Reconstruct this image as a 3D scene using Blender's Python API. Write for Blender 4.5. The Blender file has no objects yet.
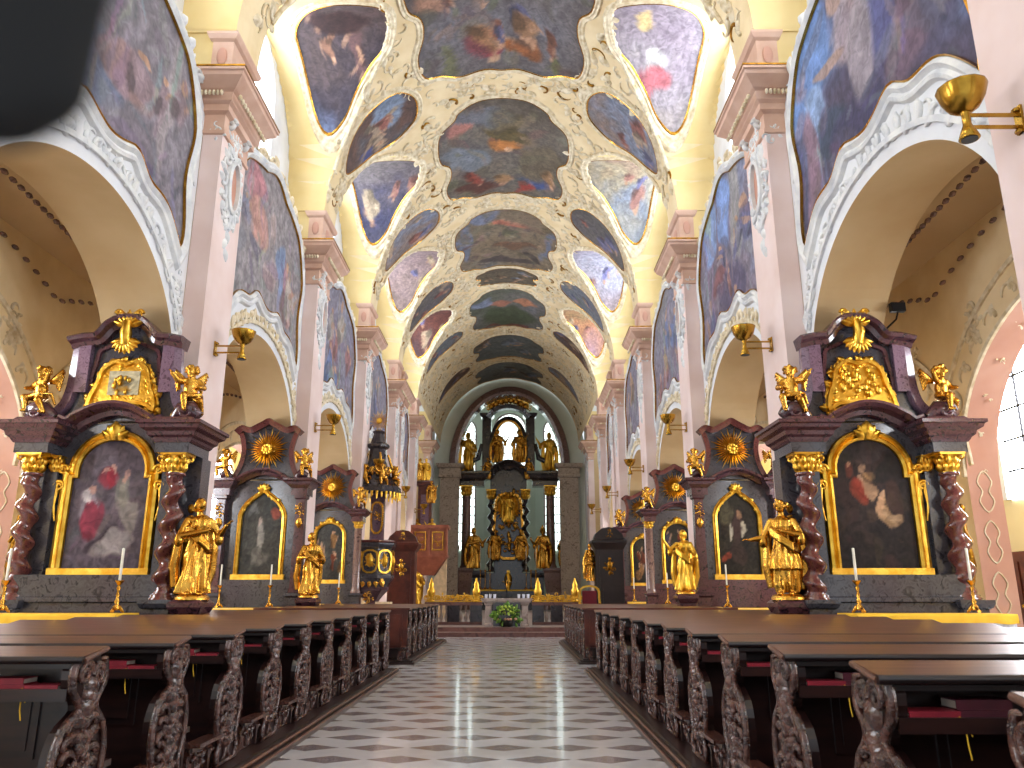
import bpy, math, random
import numpy as np
from mathutils import Vector, Matrix
PI = math.pi
SC = bpy.context.scene
COL = SC.collection
# ------------------------------------------------------------ camera, sky, exposure
cam_d = bpy.data.cameras.new('camera'); cam = bpy.data.objects.new('camera', cam_d); COL.objects.link(cam)
cam_d.sensor_width = 36.0; cam_d.sensor_fit = 'HORIZONTAL'
cam_d.lens = 36.0 * 781.0 / 1024.0
cam.location = (0.456, 0.0, 1.6)
cam.rotation_euler = (math.radians(90 + 15.05), 0, math.radians(0.2))
cam_d.clip_start = 0.02; cam_d.clip_end = 300
cam_d.dof.use_dof = True; cam_d.dof.focus_distance = 14.0; cam_d.dof.aperture_fstop = 4.6
SC.camera = cam
W = bpy.data.worlds.new('World'); SC.world = W; W.use_nodes = True
W.node_tree.nodes['Background'].inputs[0].default_value = (0.86, 0.93, 1.0, 1)
W.node_tree.nodes['Background'].inputs[1].default_value = .85
SC.view_settings.view_transform = 'Standard'; SC.view_settings.look = 'None'
SC.view_settings.exposure = 0.5; SC.view_settings.gamma = 1.0; SC.view_settings.use_curve_mapping = False
SC.cycles.max_bounces = 7; SC.cycles.diffuse_bounces = 5; SC.cycles.glossy_bounces = 3
SC.cycles.sample_clamp_indirect = 6.0; SC.cycles.caustics_reflective = False; SC.cycles.caustics_refractive = False
try: SC.cycles.use_denoising = True
except Exception: pass
WIN_E = 13.5      # daylight coming through the clear church windows

def lin(c):
    c = np.asarray(c, float) / 255.0
    return np.where(c <= .04045, c / 12.92, ((c + .055) / 1.055) ** 2.4)
# ------------------------------------------------------------ materials
MATS = {}
def mat(name, rgb, rough=.6, metal=0., rgb2=None, scale=4., bump=0., bscale=None, coat=0., kind='noise', detail=6., spec=.5, lo=.35, hi=.65, stretch=None):
    if name in MATS: return MATS[name]
    m = bpy.data.materials.new(name); m.use_nodes = True; nt = m.node_tree; N = nt.nodes; L = nt.links
    b = N['Principled BSDF']
    b.inputs['Roughness'].default_value = rough; b.inputs['Metallic'].default_value = metal
    b.inputs['Coat Weight'].default_value = coat; b.inputs['Coat Roughness'].default_value = .12
    b.inputs['Specular IOR Level'].default_value = spec
    tc = N.new('ShaderNodeTexCoord'); src = tc.outputs['Object']
    if stretch:
        mp = N.new('ShaderNodeMapping'); mp.inputs['Scale'].default_value = stretch; L.new(src, mp.inputs[0]); src = mp.outputs[0]
    c1 = tuple(lin(rgb)) + (1,); c2 = tuple(lin(rgb2 if rgb2 is not None else [min(255, v * .86) for v in rgb])) + (1,)
    if kind == 'marble':
        n0 = N.new('ShaderNodeTexNoise'); n0.inputs['Scale'].default_value = scale; n0.inputs['Detail'].default_value = 8; n0.inputs['Distortion'].default_value = 1.6
        L.new(src, n0.inputs['Vector']); fac = n0.outputs['Fac']
    else:
        n0 = N.new('ShaderNodeTexNoise'); n0.inputs['Scale'].default_value = scale; n0.inputs['Detail'].default_value = detail
        L.new(src, n0.inputs['Vector']); fac = n0.outputs['Fac']
    r = N.new('ShaderNodeValToRGB'); r.color_ramp.elements[0].position = lo; r.color_ramp.elements[1].position = hi
    r.color_ramp.elements[0].color = c1; r.color_ramp.elements[1].color = c2
    if kind == 'marble':
        e = r.color_ramp.elements.new((lo + hi) / 2 + .03); e.color = tuple(lin([min(255, v * 1.12 + 8) for v in rgb])) + (1,)
    L.new(fac, r.inputs[0]); L.new(r.outputs[0], b.inputs['Base Color'])
    if bump:
        nb = N.new('ShaderNodeTexNoise'); nb.inputs['Scale'].default_value = bscale or scale * 5; nb.inputs['Detail'].default_value = 3
        L.new(src, nb.inputs['Vector'])
        bp = N.new('ShaderNodeBump'); bp.inputs['Strength'].default_value = bump; bp.inputs['Distance'].default_value = .03
        L.new(nb.outputs['Fac'], bp.inputs['Height']); L.new(bp.outputs[0], b.inputs['Normal'])
    MATS[name] = m; return m
mat('cream', (234, 214, 174), .8, rgb2=(222, 198, 152), scale=1.3, bump=.15)
mat('cell_yellow', (232, 210, 154), .8, rgb2=(224, 198, 136), scale=.8)
mat('white_stucco', (228, 228, 226), .7, rgb2=(200, 202, 206), scale=3, bump=.4, bscale=14)
mat('cream_stucco', (232, 220, 194), .7, rgb2=(198, 178, 140), scale=5, bump=.5, bscale=20)
mat('wall_white', (226, 228, 232), .85, rgb2=(214, 214, 216), scale=1.)
mat('pink_plaster', (232, 212, 208), .8, rgb2=(220, 194, 186), scale=.7)
mat('salmon_plaster', (204, 160, 142), .8, rgb2=(192, 142, 122), scale=.8)
mat('rose_stone', (216, 182, 162), .7, rgb2=(200, 160, 138), scale=1.5)
mat('tan_plaster', (206, 180, 138), .85, rgb2=(190, 160, 116), scale=.5)
mat('pale_yellow_wall', (232, 216, 170), .85, rgb2=(222, 204, 156), scale=.6)
mat('gold', (222, 172, 78), .26, 1., rgb2=(190, 132, 44), scale=6, bump=.22, bscale=30)
mat('bright_gold', (240, 196, 84), .3, 1., rgb2=(214, 158, 48), scale=6, bump=.25, bscale=22)
mat('old_gold', (170, 122, 40), .38, 1., rgb2=(120, 80, 22), scale=7, bump=.6, bscale=25)
mat('brass', (190, 150, 62), .25, 1., rgb2=(160, 120, 44), scale=6)
mat('red_marble', (92, 48, 46), .1, rgb2=(60, 30, 30), scale=14, kind='marble', coat=.6)
mat('plum_marble', (74, 44, 50), .16, rgb2=(44, 26, 32), scale=7, kind='marble', coat=.5)
mat('mauve_marble', (108, 84, 100), .18, rgb2=(84, 62, 76), scale=7, kind='marble', coat=.4)
mat('grey_marble', (60, 58, 64), .16, rgb2=(40, 38, 44), scale=6., kind='marble', coat=.4)
mat('dark_marble', (44, 38, 42), .2, rgb2=(24, 20, 26), scale=2.5, kind='marble', coat=.4)
mat('brown_marble', (112, 86, 80), .2, rgb2=(82, 60, 56), scale=6, kind='marble', coat=.3)
mat('pew_wood', (44, 22, 19), .3, rgb2=(24, 11, 11), scale=3, stretch=(1, 6, 6), coat=.3)
mat('pew_top_wood', (104, 66, 50), .36, rgb2=(76, 44, 33), scale=3, stretch=(.6, 10, 6), coat=.3)  # lighter than the other pew wood: sky reflection on the tops put into colour
mat('carved_wood', (88, 52, 42), .27, rgb2=(40, 20, 17), scale=14, bump=.8, bscale=26, coat=.35)
mat('dark_wood', (36, 24, 24), .35, rgb2=(20, 13, 14), scale=4, coat=.3)
mat('tribune_wood', (176, 104, 76), .45, rgb2=(146, 80, 58), scale=3)
mat('mahogany', (104, 48, 34), .4, rgb2=(74, 32, 24), scale=3)
mat('red_leather', (150, 26, 44), .45, rgb2=(124, 18, 36), scale=5)
mat('maroon_leather', (84, 20, 38), .45, rgb2=(66, 14, 28), scale=5)
mat('paper', (226, 216, 200), .8)
mat('yellow_cloth', (240, 192, 50), .8, rgb2=(226, 174, 36), scale=3, bump=.3, bscale=8)
mat('white_lace', (226, 228, 240), .85, rgb2=(196, 200, 220), scale=30)
mat('wax', (240, 236, 222), .5)
mat('iron', (24, 22, 24), .5, .6)
mat('black_fabric', (12, 11, 12), .9)
mat('leaf_green', (110, 150, 50), .6, rgb2=(60, 100, 30), scale=8)
mat('flower_yellow', (210, 226, 110), .6, rgb2=(170, 200, 70), scale=9)
mat('pale_green_wall', (212, 216, 202), .85, rgb2=(196, 204, 188), scale=.5)
mat('beam_cloth', (226, 200, 160), .8)
mat('pier_stone', (158, 142, 126), .5, rgb2=(128, 112, 98), scale=3, kind='marble')
mat('step_stone', (150, 136, 132), .35, rgb2=(120, 104, 102), scale=2, kind='marble')
mat('red_step_stone', (96, 62, 56), .35, rgb2=(74, 44, 40), scale=2, kind='marble')
mat('velvet', (112, 14, 34), .8)
def glow(name, rgb, e):
    m = bpy.data.materials.new(name); m.use_nodes = True
    b = m.node_tree.nodes['Principled BSDF']; b.inputs['Base Color'].default_value = (.7, .75, .8, 1)
    b.inputs['Emission Color'].default_value = tuple(lin(rgb)) + (1,); b.inputs['Emission Strength'].default_value = e
    MATS[name] = m; return m
glow('window_glass', (232, 242, 255), WIN_E); glow('aisle_glass', (240, 246, 255), 20.); glow('lamp_glow', (255, 225, 170), 12.)
glow('apse_glass', (222, 240, 236), 2.6)
def floor_mat():
    m = bpy.data.materials.new('marble_floor'); m.use_nodes = True; nt = m.node_tree; N = nt.nodes; L = nt.links
    b = N['Principled BSDF']
    tc = N.new('ShaderNodeTexCoord'); sp = N.new('ShaderNodeSeparateXYZ'); L.new(tc.outputs['Object'], sp.inputs[0])
    def M(op, a, c=None, d=None):
        n = N.new('ShaderNodeMath'); n.operation = op
        for i, v in enumerate((a, c, d)):
            if v is None: continue
            if isinstance(v, (int, float)): n.inputs[i].default_value = v
            else: L.new(v, n.inputs[i])
        return n.outputs[0]
    PX, PYY = .70, 1.24
    def dia(ox, oy):
        u = M('SUBTRACT', sp.outputs[0], ox); v = M('SUBTRACT', sp.outputs[1], oy)
        u = M('ABSOLUTE', M('SUBTRACT', M('FRACT', M('ADD', M('DIVIDE', u, PX), .5)), .5)); v = M('ABSOLUTE', M('SUBTRACT', M('FRACT', M('ADD', M('DIVIDE', v, PYY), .5)), .5))
        d = M('ADD', M('MULTIPLY', u, PX / .33), M('MULTIPLY', v, PYY / .19))
        return M('LESS_THAN', d, 1.0)
    dk = M('MAXIMUM', dia(-.01, 8.52), dia(.34, 9.14))
    n1 = N.new('ShaderNodeTexNoise'); n1.inputs['Scale'].default_value = 2.2; n1.inputs['Detail'].default_value = 9; n1.inputs['Distortion'].default_value = 1.; L.new(tc.outputs['Object'], n1.inputs[0])
    wn = N.new('ShaderNodeTexVoronoi'); wn.inputs['Scale'].default_value = 2.9; L.new(tc.outputs['Object'], wn.inputs[0])
    def mix(f, A, B):
        x = N.new('ShaderNodeMix'); x.data_type = 'RGBA'
        L.new(f, x.inputs[0])
        for s, v in ((x.inputs[6], A), (x.inputs[7], B)):
            if isinstance(v, tuple): s.default_value = v
            else: L.new(v, s)
        return x.outputs[2]
    T = lambda c: tuple(lin(c)) + (1,)
    light = mix(n1.outputs['Fac'], T((206, 204, 208)), T((182, 178, 182)))
    dark = mix(n1.outputs['Fac'], T((104, 98, 106)), T((134, 118, 118)))
    c = mix(dk, light, dark)
    L.new(c, b.inputs['Base Color'])
    b.inputs['Roughness'].default_value = .22; b.inputs['Coat Weight'].default_value = .35; b.inputs['Coat Roughness'].default_value = .07
    bp = N.new('ShaderNodeBump'); bp.inputs['Strength'].default_value = .06; bp.inputs['Distance'].default_value = .02
    n2 = N.new('ShaderNodeTexNoise'); n2.inputs['Scale'].default_value = 1.8; L.new(tc.outputs['Object'], n2.inputs[0]); L.new(n2.outputs[0], bp.inputs['Height']); L.new(bp.outputs[0], b.inputs['Normal']); L.new(bp.outputs[0], b.inputs['Coat Normal'])
    MATS['marble_floor'] = m
floor_mat()
def paint_mat():
    m = bpy.data.materials.new('painted_surface'); m.use_nodes = True; nt = m.node_tree; N = nt.nodes; L = nt.links
    b = N['Principled BSDF']; a = N.new('ShaderNodeAttribute'); a.attribute_name = 'Col'
    tc = N.new('ShaderNodeTexCoord'); n = N.new('ShaderNodeTexNoise'); n.inputs['Scale'].default_value = 5; n.inputs['Detail'].default_value = 8; n.inputs['Distortion'].default_value = 1.2
    L.new(tc.outputs['Object'], n.inputs[0]); r = N.new('ShaderNodeValToRGB'); r.color_ramp.elements[0].position = .3; r.color_ramp.elements[1].position = .7
    r.color_ramp.elements[0].color = (.55, .54, .53, 1); r.color_ramp.elements[1].color = (1.02, 1.0, .96, 1); L.new(n.outputs[0], r.inputs[0])
    x = N.new('ShaderNodeMix'); x.data_type = 'RGBA'; x.blend_type = 'MULTIPLY'; x.inputs[0].default_value = 1
    L.new(a.outputs['Color'], x.inputs[6]); L.new(r.outputs[0], x.inputs[7]); L.new(x.outputs[2], b.inputs['Base Color']); b.inputs['Roughness'].default_value = .75
    MATS['painted_surface'] = m
    m2 = m.copy(); m2.name = 'varnished_painting'; m2.node_tree.nodes['Principled BSDF'].inputs['Roughness'].default_value = .5; m2.node_tree.nodes['Principled BSDF'].inputs['Specular IOR Level'].default_value = .12; MATS['varnished_painting'] = m2
paint_mat()

# ------------------------------------------------------------ mesh builder
class MB:
    def __init__(s, M=None): s.v = []; s.f = []; s.mi = []; s.sm = []; s.col = []; s.M = M; s.cm = 0
    def add(s, vs, fs, mi=None, smooth=True):
        o = len(s.v)
        if s.M is not None: vs = [tuple(s.M @ Vector(p)) for p in vs]
        s.v.extend([tuple(p) for p in vs]); s.f.extend([tuple(i + o for i in f) for f in fs])
        s.mi.extend([s.cm if mi is None else mi] * len(fs)); s.sm.extend([smooth] * len(fs)); return s
    def box(s, x0, x1, y0, y1, z0, z1, mi=None):
        return s.add([(x0, y0, z0), (x1, y0, z0), (x1, y1, z0), (x0, y1, z0), (x0, y0, z1), (x1, y0, z1), (x1, y1, z1), (x0, y1, z1)],
                     [(0, 3, 2, 1), (4, 5, 6, 7), (0, 1, 5, 4), (1, 2, 6, 5), (2, 3, 7, 6), (3, 0, 4, 7)], mi, False)
    def cbox(s, c, d, mi=None): return s.box(c[0] - d[0] / 2, c[0] + d[0] / 2, c[1] - d[1] / 2, c[1] + d[1] / 2, c[2] - d[2] / 2, c[2] + d[2] / 2, mi)
    def grid(s, P, closed_u=False, closed_v=False, mi=None, smooth=True, flip=False):
        nu = len(P); nv = len(P[0]); vs = [p for r in P for p in r]; fs = []
        for i in range(nu if closed_u else nu - 1):
            for j in range(nv if closed_v else nv - 1):
                a = i * nv + j; b = ((i + 1) % nu) * nv + j; c = ((i + 1) % nu) * nv + (j + 1) % nv; d = i * nv + (j + 1) % nv
                fs.append((a, d, c, b) if flip else (a, b, c, d))
        return s.add(vs, fs, mi, smooth)
    def lathe(s, prof, c=(0, 0, 0), n=16, mi=None, sq=None, ang=0, smooth=True):
        P = []
        for r, z in prof:
            row = []
            for k in range(n):
                t = 2 * PI * k / n + ang; rr = r if sq is None else r / max(abs(math.cos((t - ang + PI / 4) % (PI / 2) - PI / 4)), .01) if False else r
                row.append((c[0] + rr * math.cos(t), c[1] + rr * math.sin(t), c[2] + z))
            P.append(row)
        s.grid(P, False, True, mi, smooth, flip=True)
        s.add(P[0], [tuple(range(n))[::-1]], mi, False); s.add(P[-1], [tuple(range(n))], mi, False); return s
    def sqlathe(s, prof, c=(0, 0, 0), ax=1., ay=1., mi=None):   # mouldings around a rectangular block: prof = (half width, z)
        P = []
        for r, z in prof:
            hx = ax + r; hy = ay + r
            P.append([(c[0] - hx, c[1] - hy, c[2] + z), (c[0] + hx, c[1] - hy, c[2] + z), (c[0] + hx, c[1] + hy, c[2] + z), (c[0] - hx, c[1] + hy, c[2] + z)])
        s.grid(P, False, True, mi, False, flip=True)
        s.add(P[0], [(3, 2, 1, 0)], mi, False); s.add(P[-1], [(0, 1, 2, 3)], mi, False); return s
    def tube(s, pts, r, n=6, mi=None, cap=True):
        pts = [Vector(p) for p in pts]; m = len(pts)
        if not hasattr(r, '__len__'): r = [r] * m
        P = []; up = None
        for i in range(m):
            t = (pts[min(i + 1, m - 1)] - pts[max(i - 1, 0)])
            t = t.normalized() if t.length > 1e-9 else Vector((0, 0, 1))
            if up is None: up = Vector((0, 0, 1)) if abs(t.z) < .9 else Vector((1, 0, 0))
            a = t.cross(up); a = a.normalized() if a.length > 1e-6 else t.orthogonal().normalized(); b = a.cross(t).normalized(); up = b
            P.append([tuple(pts[i] + (a * math.cos(2 * PI * k / n) + b * math.sin(2 * PI * k / n)) * r[i]) for k in range(n)])
        s.grid(P, False, True, mi)
        if cap: s.add(P[0], [tuple(range(n))[::-1]], mi); s.add(P[-1], [tuple(range(n))], mi)
        return s
    def ell(s, c, r, n=8, m=6, mi=None, rot=None):
        P = []
        for i in range(m + 1):
            t = PI * i / m; row = []
            for k in range(n):
                p = Vector((r[0] * math.sin(t) * math.cos(2 * PI * k / n), r[1] * math.sin(t) * math.sin(2 * PI * k / n), -r[2] * math.cos(t)))
                if rot is not None: p = rot @ p
                row.append((c[0] + p.x, c[1] + p.y, c[2] + p.z))
            P.append(row)
        return s.grid(P, False, True, mi, flip=True)
    def sweep(s, path, prof, mapf, closed=False, mi=None, smooth=False, closedprof=True):
        n = len(path); P = []
        for i in range(n):
            if closed: a = path[(i - 1) % n]; b = path[(i + 1) % n]
            else: a = path[max(i - 1, 0)]; b = path[min(i + 1, n - 1)]
            p = path[i]
            d1 = np.array([p[0] - a[0], p[1] - a[1]]); d2 = np.array([b[0] - p[0], b[1] - p[1]])
            l1 = np.hypot(*d1); l2 = np.hypot(*d2)
            d1 = d1 / l1 if l1 > 1e-9 else d2 / max(l2, 1e-9); d2 = d2 / l2 if l2 > 1e-9 else d1
            n1 = np.array([-d1[1], d1[0]]); n2 = np.array([-d2[1], d2[0]]); nn = n1 + n2; q = np.hypot(*nn)
            nn = nn / q if q > 1e-6 else n1; k = 1 / max(nn @ n1, .5)
            P.append([mapf(p[0] + nn[0] * o * k, p[1] + nn[1] * o * k, d) for o, d in prof])
        s.grid(P, closed, closedprof, mi, smooth)
        if not closed and closedprof:
            s.add(P[0], [tuple(range(len(prof)))], mi, False); s.add(P[-1], [tuple(range(len(prof)))[::-1]], mi, False)
        return s
    def prism(s, out, mapf, d0, d1, mi=None):     # outline (u,v), extruded from depth d0 to d1
        n = len(out); A = [mapf(u, v, d0) for u, v in out]; B = [mapf(u, v, d1) for u, v in out]
        s.add(A + B, [tuple(range(n)), tuple(range(2 * n - 1, n - 1, -1))] + [(i, i + n, (i + 1) % n + n, (i + 1) % n) for i in range(n)], mi, False); return s
    def build(s, name, mats, parent=None, loc=None, fix=True):
        me = bpy.data.meshes.new(name); me.from_pydata(s.v, [], s.f)
        if not isinstance(mats, (list, tuple)): mats = [mats]
        for m in mats: me.materials.append(MATS[m])
        me.polygons.foreach_set('material_index', s.mi); me.polygons.foreach_set('use_smooth', s.sm)
        if s.col:
            at = me.color_attributes.new('Col', 'FLOAT_COLOR', 'POINT')
            c = np.ones((len(s.v), 4)); c[:, :3] = np.array(s.col)[:len(s.v)]; at.data.foreach_set('color', c.ravel())
        me.update()
        o = bpy.data.objects.new(name, me); COL.objects.link(o)
        if parent is not None: o.parent = parent
        if loc is not None: o.location = loc
        return o
def thing(name, label, cat, loc=(0, 0, 0), rz=0, group=None):
    o = bpy.data.objects.new(name, None); COL.objects.link(o); o.location = loc; o.rotation_euler = (0, 0, rz); o.empty_display_size = .2
    o['label'] = label; o['category'] = cat
    if group: o['group'] = group
    return o
def tag(o, label, cat, group=None):
    o['label'] = label; o['category'] = cat
    if group: o['group'] = group
    return o
def struct(o): o['kind'] = 'structure'; return o
def dup(root, loc=None, rz=None, label=None, group=None, sx=None):
    def cp(o, par):
        c = o.copy(); COL.objects.link(c)
        if par is not None: c.parent = par
        for ch in o.children: cp(ch, c)
        return c
    r = cp(root, None)
    if loc is not None: r.location = loc
    if rz is not None: r.rotation_euler = (0, 0, rz)
    if sx is not None: r.scale = sx
    if label: r['label'] = label
    if group: r['group'] = group
    return r
# ------------------------------------------------------------ painted pictures as colours on the surface
def vnoise(rng, h, w, cells):
    g = rng.random((cells + 2, cells + 2)); y = np.linspace(0, cells, h); x = np.linspace(0, cells, w)
    yi = y.astype(int).clip(0, cells); xi = x.astype(int).clip(0, cells); fy = y - yi; fx = x - xi
    fy = fy * fy * (3 - 2 * fy); fx = fx * fx * (3 - 2 * fx)
    a = g[yi][:, xi]; b = g[yi][:, xi + 1]; c = g[yi + 1][:, xi]; d = g[yi + 1][:, xi + 1]
    return (a * (1 - fx) + b * fx) * (1 - fy)[:, None] + (c * (1 - fx) + d * fx) * fy[:, None]
class Canvas:
    def __init__(s, seed, pal, n=160, vert=.5, sx=1.):
        rng = np.random.default_rng(seed); s.n = n; s.rng = rng
        f = sum(vnoise(rng, n, n, c) * a for c, a in ((3, .45), (6, .3), (13, .16), (28, .09)))
        f = (f - f.min()) / (f.max() - f.min()); V, U = np.mgrid[0:n, 0:n] / (n - 1.)
        s.U = U; s.V = V
        wx = (vnoise(rng, n, n, 7) - .5) * .12; wy = (vnoise(rng, n, n, 7) - .5) * .12; s.UW = U + wx; s.VW = V + wy
        t = (f * (1 - vert) + V * vert) * (len(pal) - 1); i = t.astype(int).clip(0, len(pal) - 2); fr = (t - i)[..., None]
        p = np.array(pal, float); s.c = p[i] * (1 - fr) + p[i + 1] * fr
        s.c *= (.9 + .25 * (vnoise(rng, n, n, 40) - .4))[..., None]
    def blob(s, u, v, ru, rv, rgb, ang=0, a=.9, warp=True):
        U, V = (s.UW, s.VW) if warp else (s.U, s.V)
        c, q = math.cos(ang), math.sin(ang); x = (U - u) * c + (V - v) * q; y = -(U - u) * q + (V - v) * c
        d = (x / ru) ** 2 + (y / rv) ** 2; k = (a * np.clip((1.25 - d) * 2.2, 0, 1))[..., None]
        s.c = s.c * (1 - k) + np.array(rgb, float) * k * (.88 + .25 * vnoise(s.rng, s.n, s.n, 18))[..., None]; return s
    def clutter(s, k, lo, hi, v0=0., v1=1., size=.05, a=.5):
        for _ in range(k):
            c = s.rng.uniform(0, 1, 3) * .25 + s.rng.uniform(0, 1) * .75; c = np.array(lo) + (np.array(hi) - np.array(lo)) * c
            z = size * s.rng.uniform(.4, 1.6); s.blob(s.rng.uniform(0, 1), s.rng.uniform(v0, v1), z * s.rng.uniform(.8, 2.), z * s.rng.uniform(.3, .8), c, s.rng.uniform(-1.5, 1.5), a)
        return s
    def figures(s, k, cols, v0=.1, v1=.6, size=.09, u0=.1, u1=.9):
        for _ in range(k):
            u = s.rng.uniform(u0, u1); v = s.rng.uniform(v0, v1); c = cols[int(s.rng.integers(len(cols)))]; z = size * s.rng.uniform(.6, 1.3); a = s.rng.uniform(-.7, .7)
            s.blob(u, v, z * .75, z * 1.3, c, a); s.blob(u + z * .5 * math.sin(-a), v + z * 1.5, z * .32, z * .36, (205, 160, 130), 0, .85)
            s.blob(u + z * .7, v + z * .5, z * .7, z * .2, (190, 150, 125), a + 1, .7)
            s.blob(u - z * .5, v - z * .6, z * .5, z * .7, [q * .6 for q in c], a, .7)
        return s
    def at(s, u, v):
        i = (np.clip(np.asarray(v), 0, 1) * (s.n - 1)).astype(int); j = (np.clip(np.asarray(u), 0, 1) * (s.n - 1)).astype(int)
        return lin(np.clip(s.c[i, j], 0, 255))
def smooth_closed(pts, per=6):
    n = len(pts); out = []
    for i in range(n):
        p0, p1, p2, p3 = [np.array(pts[(i + k - 1) % n], float) for k in range(4)]
        for j in range(per):
            t = j / per; out.append(tuple(.5 * ((2 * p1) + (-p0 + p2) * t + (2 * p0 - 5 * p1 + 4 * p2 - p3) * t * t + (-p0 + 3 * p1 - 3 * p2 + p3) * t ** 3)))
    return out
def smooth_open(pts, per=6):
    n = len(pts); out = []
    for i in range(n - 1):
        p0, p1, p2, p3 = [np.array(pts[min(max(i + k - 1, 0), n - 1)], float) for k in range(4)]
        for j in range(per):
            t = j / per; out.append(tuple(.5 * ((2 * p1) + (-p0 + p2) * t + (2 * p0 - 5 * p1 + 4 * p2 - p3) * t * t + (-p0 + 3 * p1 - 3 * p2 + p3) * t ** 3)))
    return out + [tuple(np.array(pts[-1], float))]
def painting_radial(name, out, mapf, canvas, parent, mat_='painted_surface', rings=26, d=0.02, flip=False):
    out = np.array(out); c = (out.min(0) + out.max(0)) / 2; lo = out.min(0); hi = out.max(0); b = MB(); P = []; cols = []
    for k in range(rings + 1):
        q = c + (out - c) * max(k / rings, .001); P.append([mapf(x, y, d) for x, y in q]); uv = (q - lo) / (hi - lo); cols.append(canvas.at(uv[:, 0], uv[:, 1]))
    b.grid(P, False, True, flip=flip); b.col = list(np.concatenate(cols)); return b.build(name, mat_, parent)
def painting_grid(name, us, vb, vt, mapf, canvas, parent, mat_='painted_surface', nv=60, d=0.02, flip=False):
    b = MB(); P = []; cols = []; u0, u1 = us[0], us[-1]; v0 = min(vb(u) for u in us); v1 = max(vt(u) for u in us)
    for u in us:
        a, t = vb(u), vt(u); V = np.linspace(a, t, nv); P.append([mapf(u, v, d) for v in V]); cols.append(canvas.at(np.full(nv, (u - u0) / (u1 - u0)), (V - v0) / (v1 - v0)))
    b.grid(P, flip=flip); b.col = list(np.concatenate(cols)); return b.build(name, mat_, parent)
# ------------------------------------------------------------ carved scrolls and leaves on any surface map (u, v, depth)
def cscroll(b, mapf, u, v, s, ang=0, flip=1, r=.03, mi=None, n=6):
    pts = []; N = 15
    for i in range(N):
        t = i / (N - 1); a = (t - .5) * 5.6; rr = s * (.5 + .5 * math.cos(a * .5)) if False else s
        k = 1 - .75 * abs(2 * t - 1) ** 2.2; x = math.sin(a) * s * k * .55; y = math.cos(a) * s * .45 * k + (t - .5) * s * 1.2
        x, y = (x * flip, y); c, q = math.cos(ang), math.sin(ang); pts.append(mapf(u + x * c - y * q, v + x * q + y * c, r * .6))
    b.tube(pts, [r * (1.5 - 1. * abs(2 * i / (N - 1) - 1)) for i in range(N)], 5, mi)
def leaf(b, mapf, u, v, s, ang, w=.35, mi=None, h=.5):
    c, q = math.cos(ang), math.sin(ang); rows = []
    for i in range(5):
        t = i / 4; ww = w * s * math.sin(PI * min(t * .85 + .12, 1)); row = []
        for j, k in enumerate((-1, -.4, 0, .4, 1)):
            x = t * s; y = k * ww; dd = (.2 + h * math.sin(PI * t)) * s * .35 * (1 - .5 * abs(k)) if abs(k) < 1 else 0
            row.append(mapf(u + x * c - y * q, v + x * q + y * c, dd))
        rows.append(row)
    b.grid(rows, mi=mi)
def rocaille(b, mapf, u, v, s, rng, n=7, mi=None, aspect=1.):
    for k in range(n):
        a = rng.uniform(0, 2 * PI); d = rng.uniform(.1, .9) * s; cscroll(b, mapf, u + d * math.cos(a) * .8, v + d * math.sin(a) * aspect, s * rng.uniform(.25, .5), a + rng.uniform(-.6, .6), rng.choice((-1, 1)), s * .06, mi)
        a2 = rng.uniform(0, 2 * PI); leaf(b, mapf, u + d * .7 * math.cos(a2), v + d * .8 * math.sin(a2) * aspect, s * rng.uniform(.25, .45), a2, mi=mi)
def volute(b, m, u, v, s, flip=1, r=.04, turns=1.6):
    N = 22; pts = []
    for i in range(N):
        t = i / (N - 1); a = t * turns * 2 * PI; k = s * (1 - t * .85); pts.append(m(u + flip * k * math.cos(a), v + k * math.sin(a), .0))
    b.tube(pts, [r * (1.2 - .6 * i / N) for i in range(N)], 6)
# ============================================================ the church itself
PN = [-2.12, 6.62, 15.37, 24.11, 32.85, 41.6, 50.34, 59.1]      # west face of each pier
PW = 1.5; BA = 3.62; R = 6.0; ZS = 14.1; XW = 7.3; YE = 67.0
BC = [PN[k] + PW + BA for k in range(7)]
BC[6] = 64.2
AX = 6.5; XB = 7.9
ORD = ['first', 'second', 'third', 'fourth', 'fifth', 'sixth', 'seventh', 'eighth', 'ninth', 'tenth', 'eleventh', 'twelfth', 'thirteenth']
def cellz(x, dy): return 15.2 + (3.4 + (XW - abs(x)) * .1) * math.sqrt(max(0, 1 - (dy / BA) ** 2))
# floor and raised chancel
b = MB(); b.box(-14.5, 14.5, -3, 76, -.3, 0); struct(b.build('floor', 'marble_floor'))
b = MB(); b.box(-6.4, 6.4, 31.6, 75.5, 0.0, .16, 0); b.box(-6.4, 6.4, 31.55, 31.62, .10, .17, 1); b.box(-6.4, 6.4, 32.3, 75.5, .16, .33, 0); b.box(-6.4, 6.4, 32.25, 32.32, .16, .33, 1)
b.box(-6.4, 6.4, 31.57, 31.6, .0, .1, 1)
o = struct(b.build('trim_1', ['step_stone', 'red_step_stone'])); o['label'] = 'two low stone steps up to the chancel platform'
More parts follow.
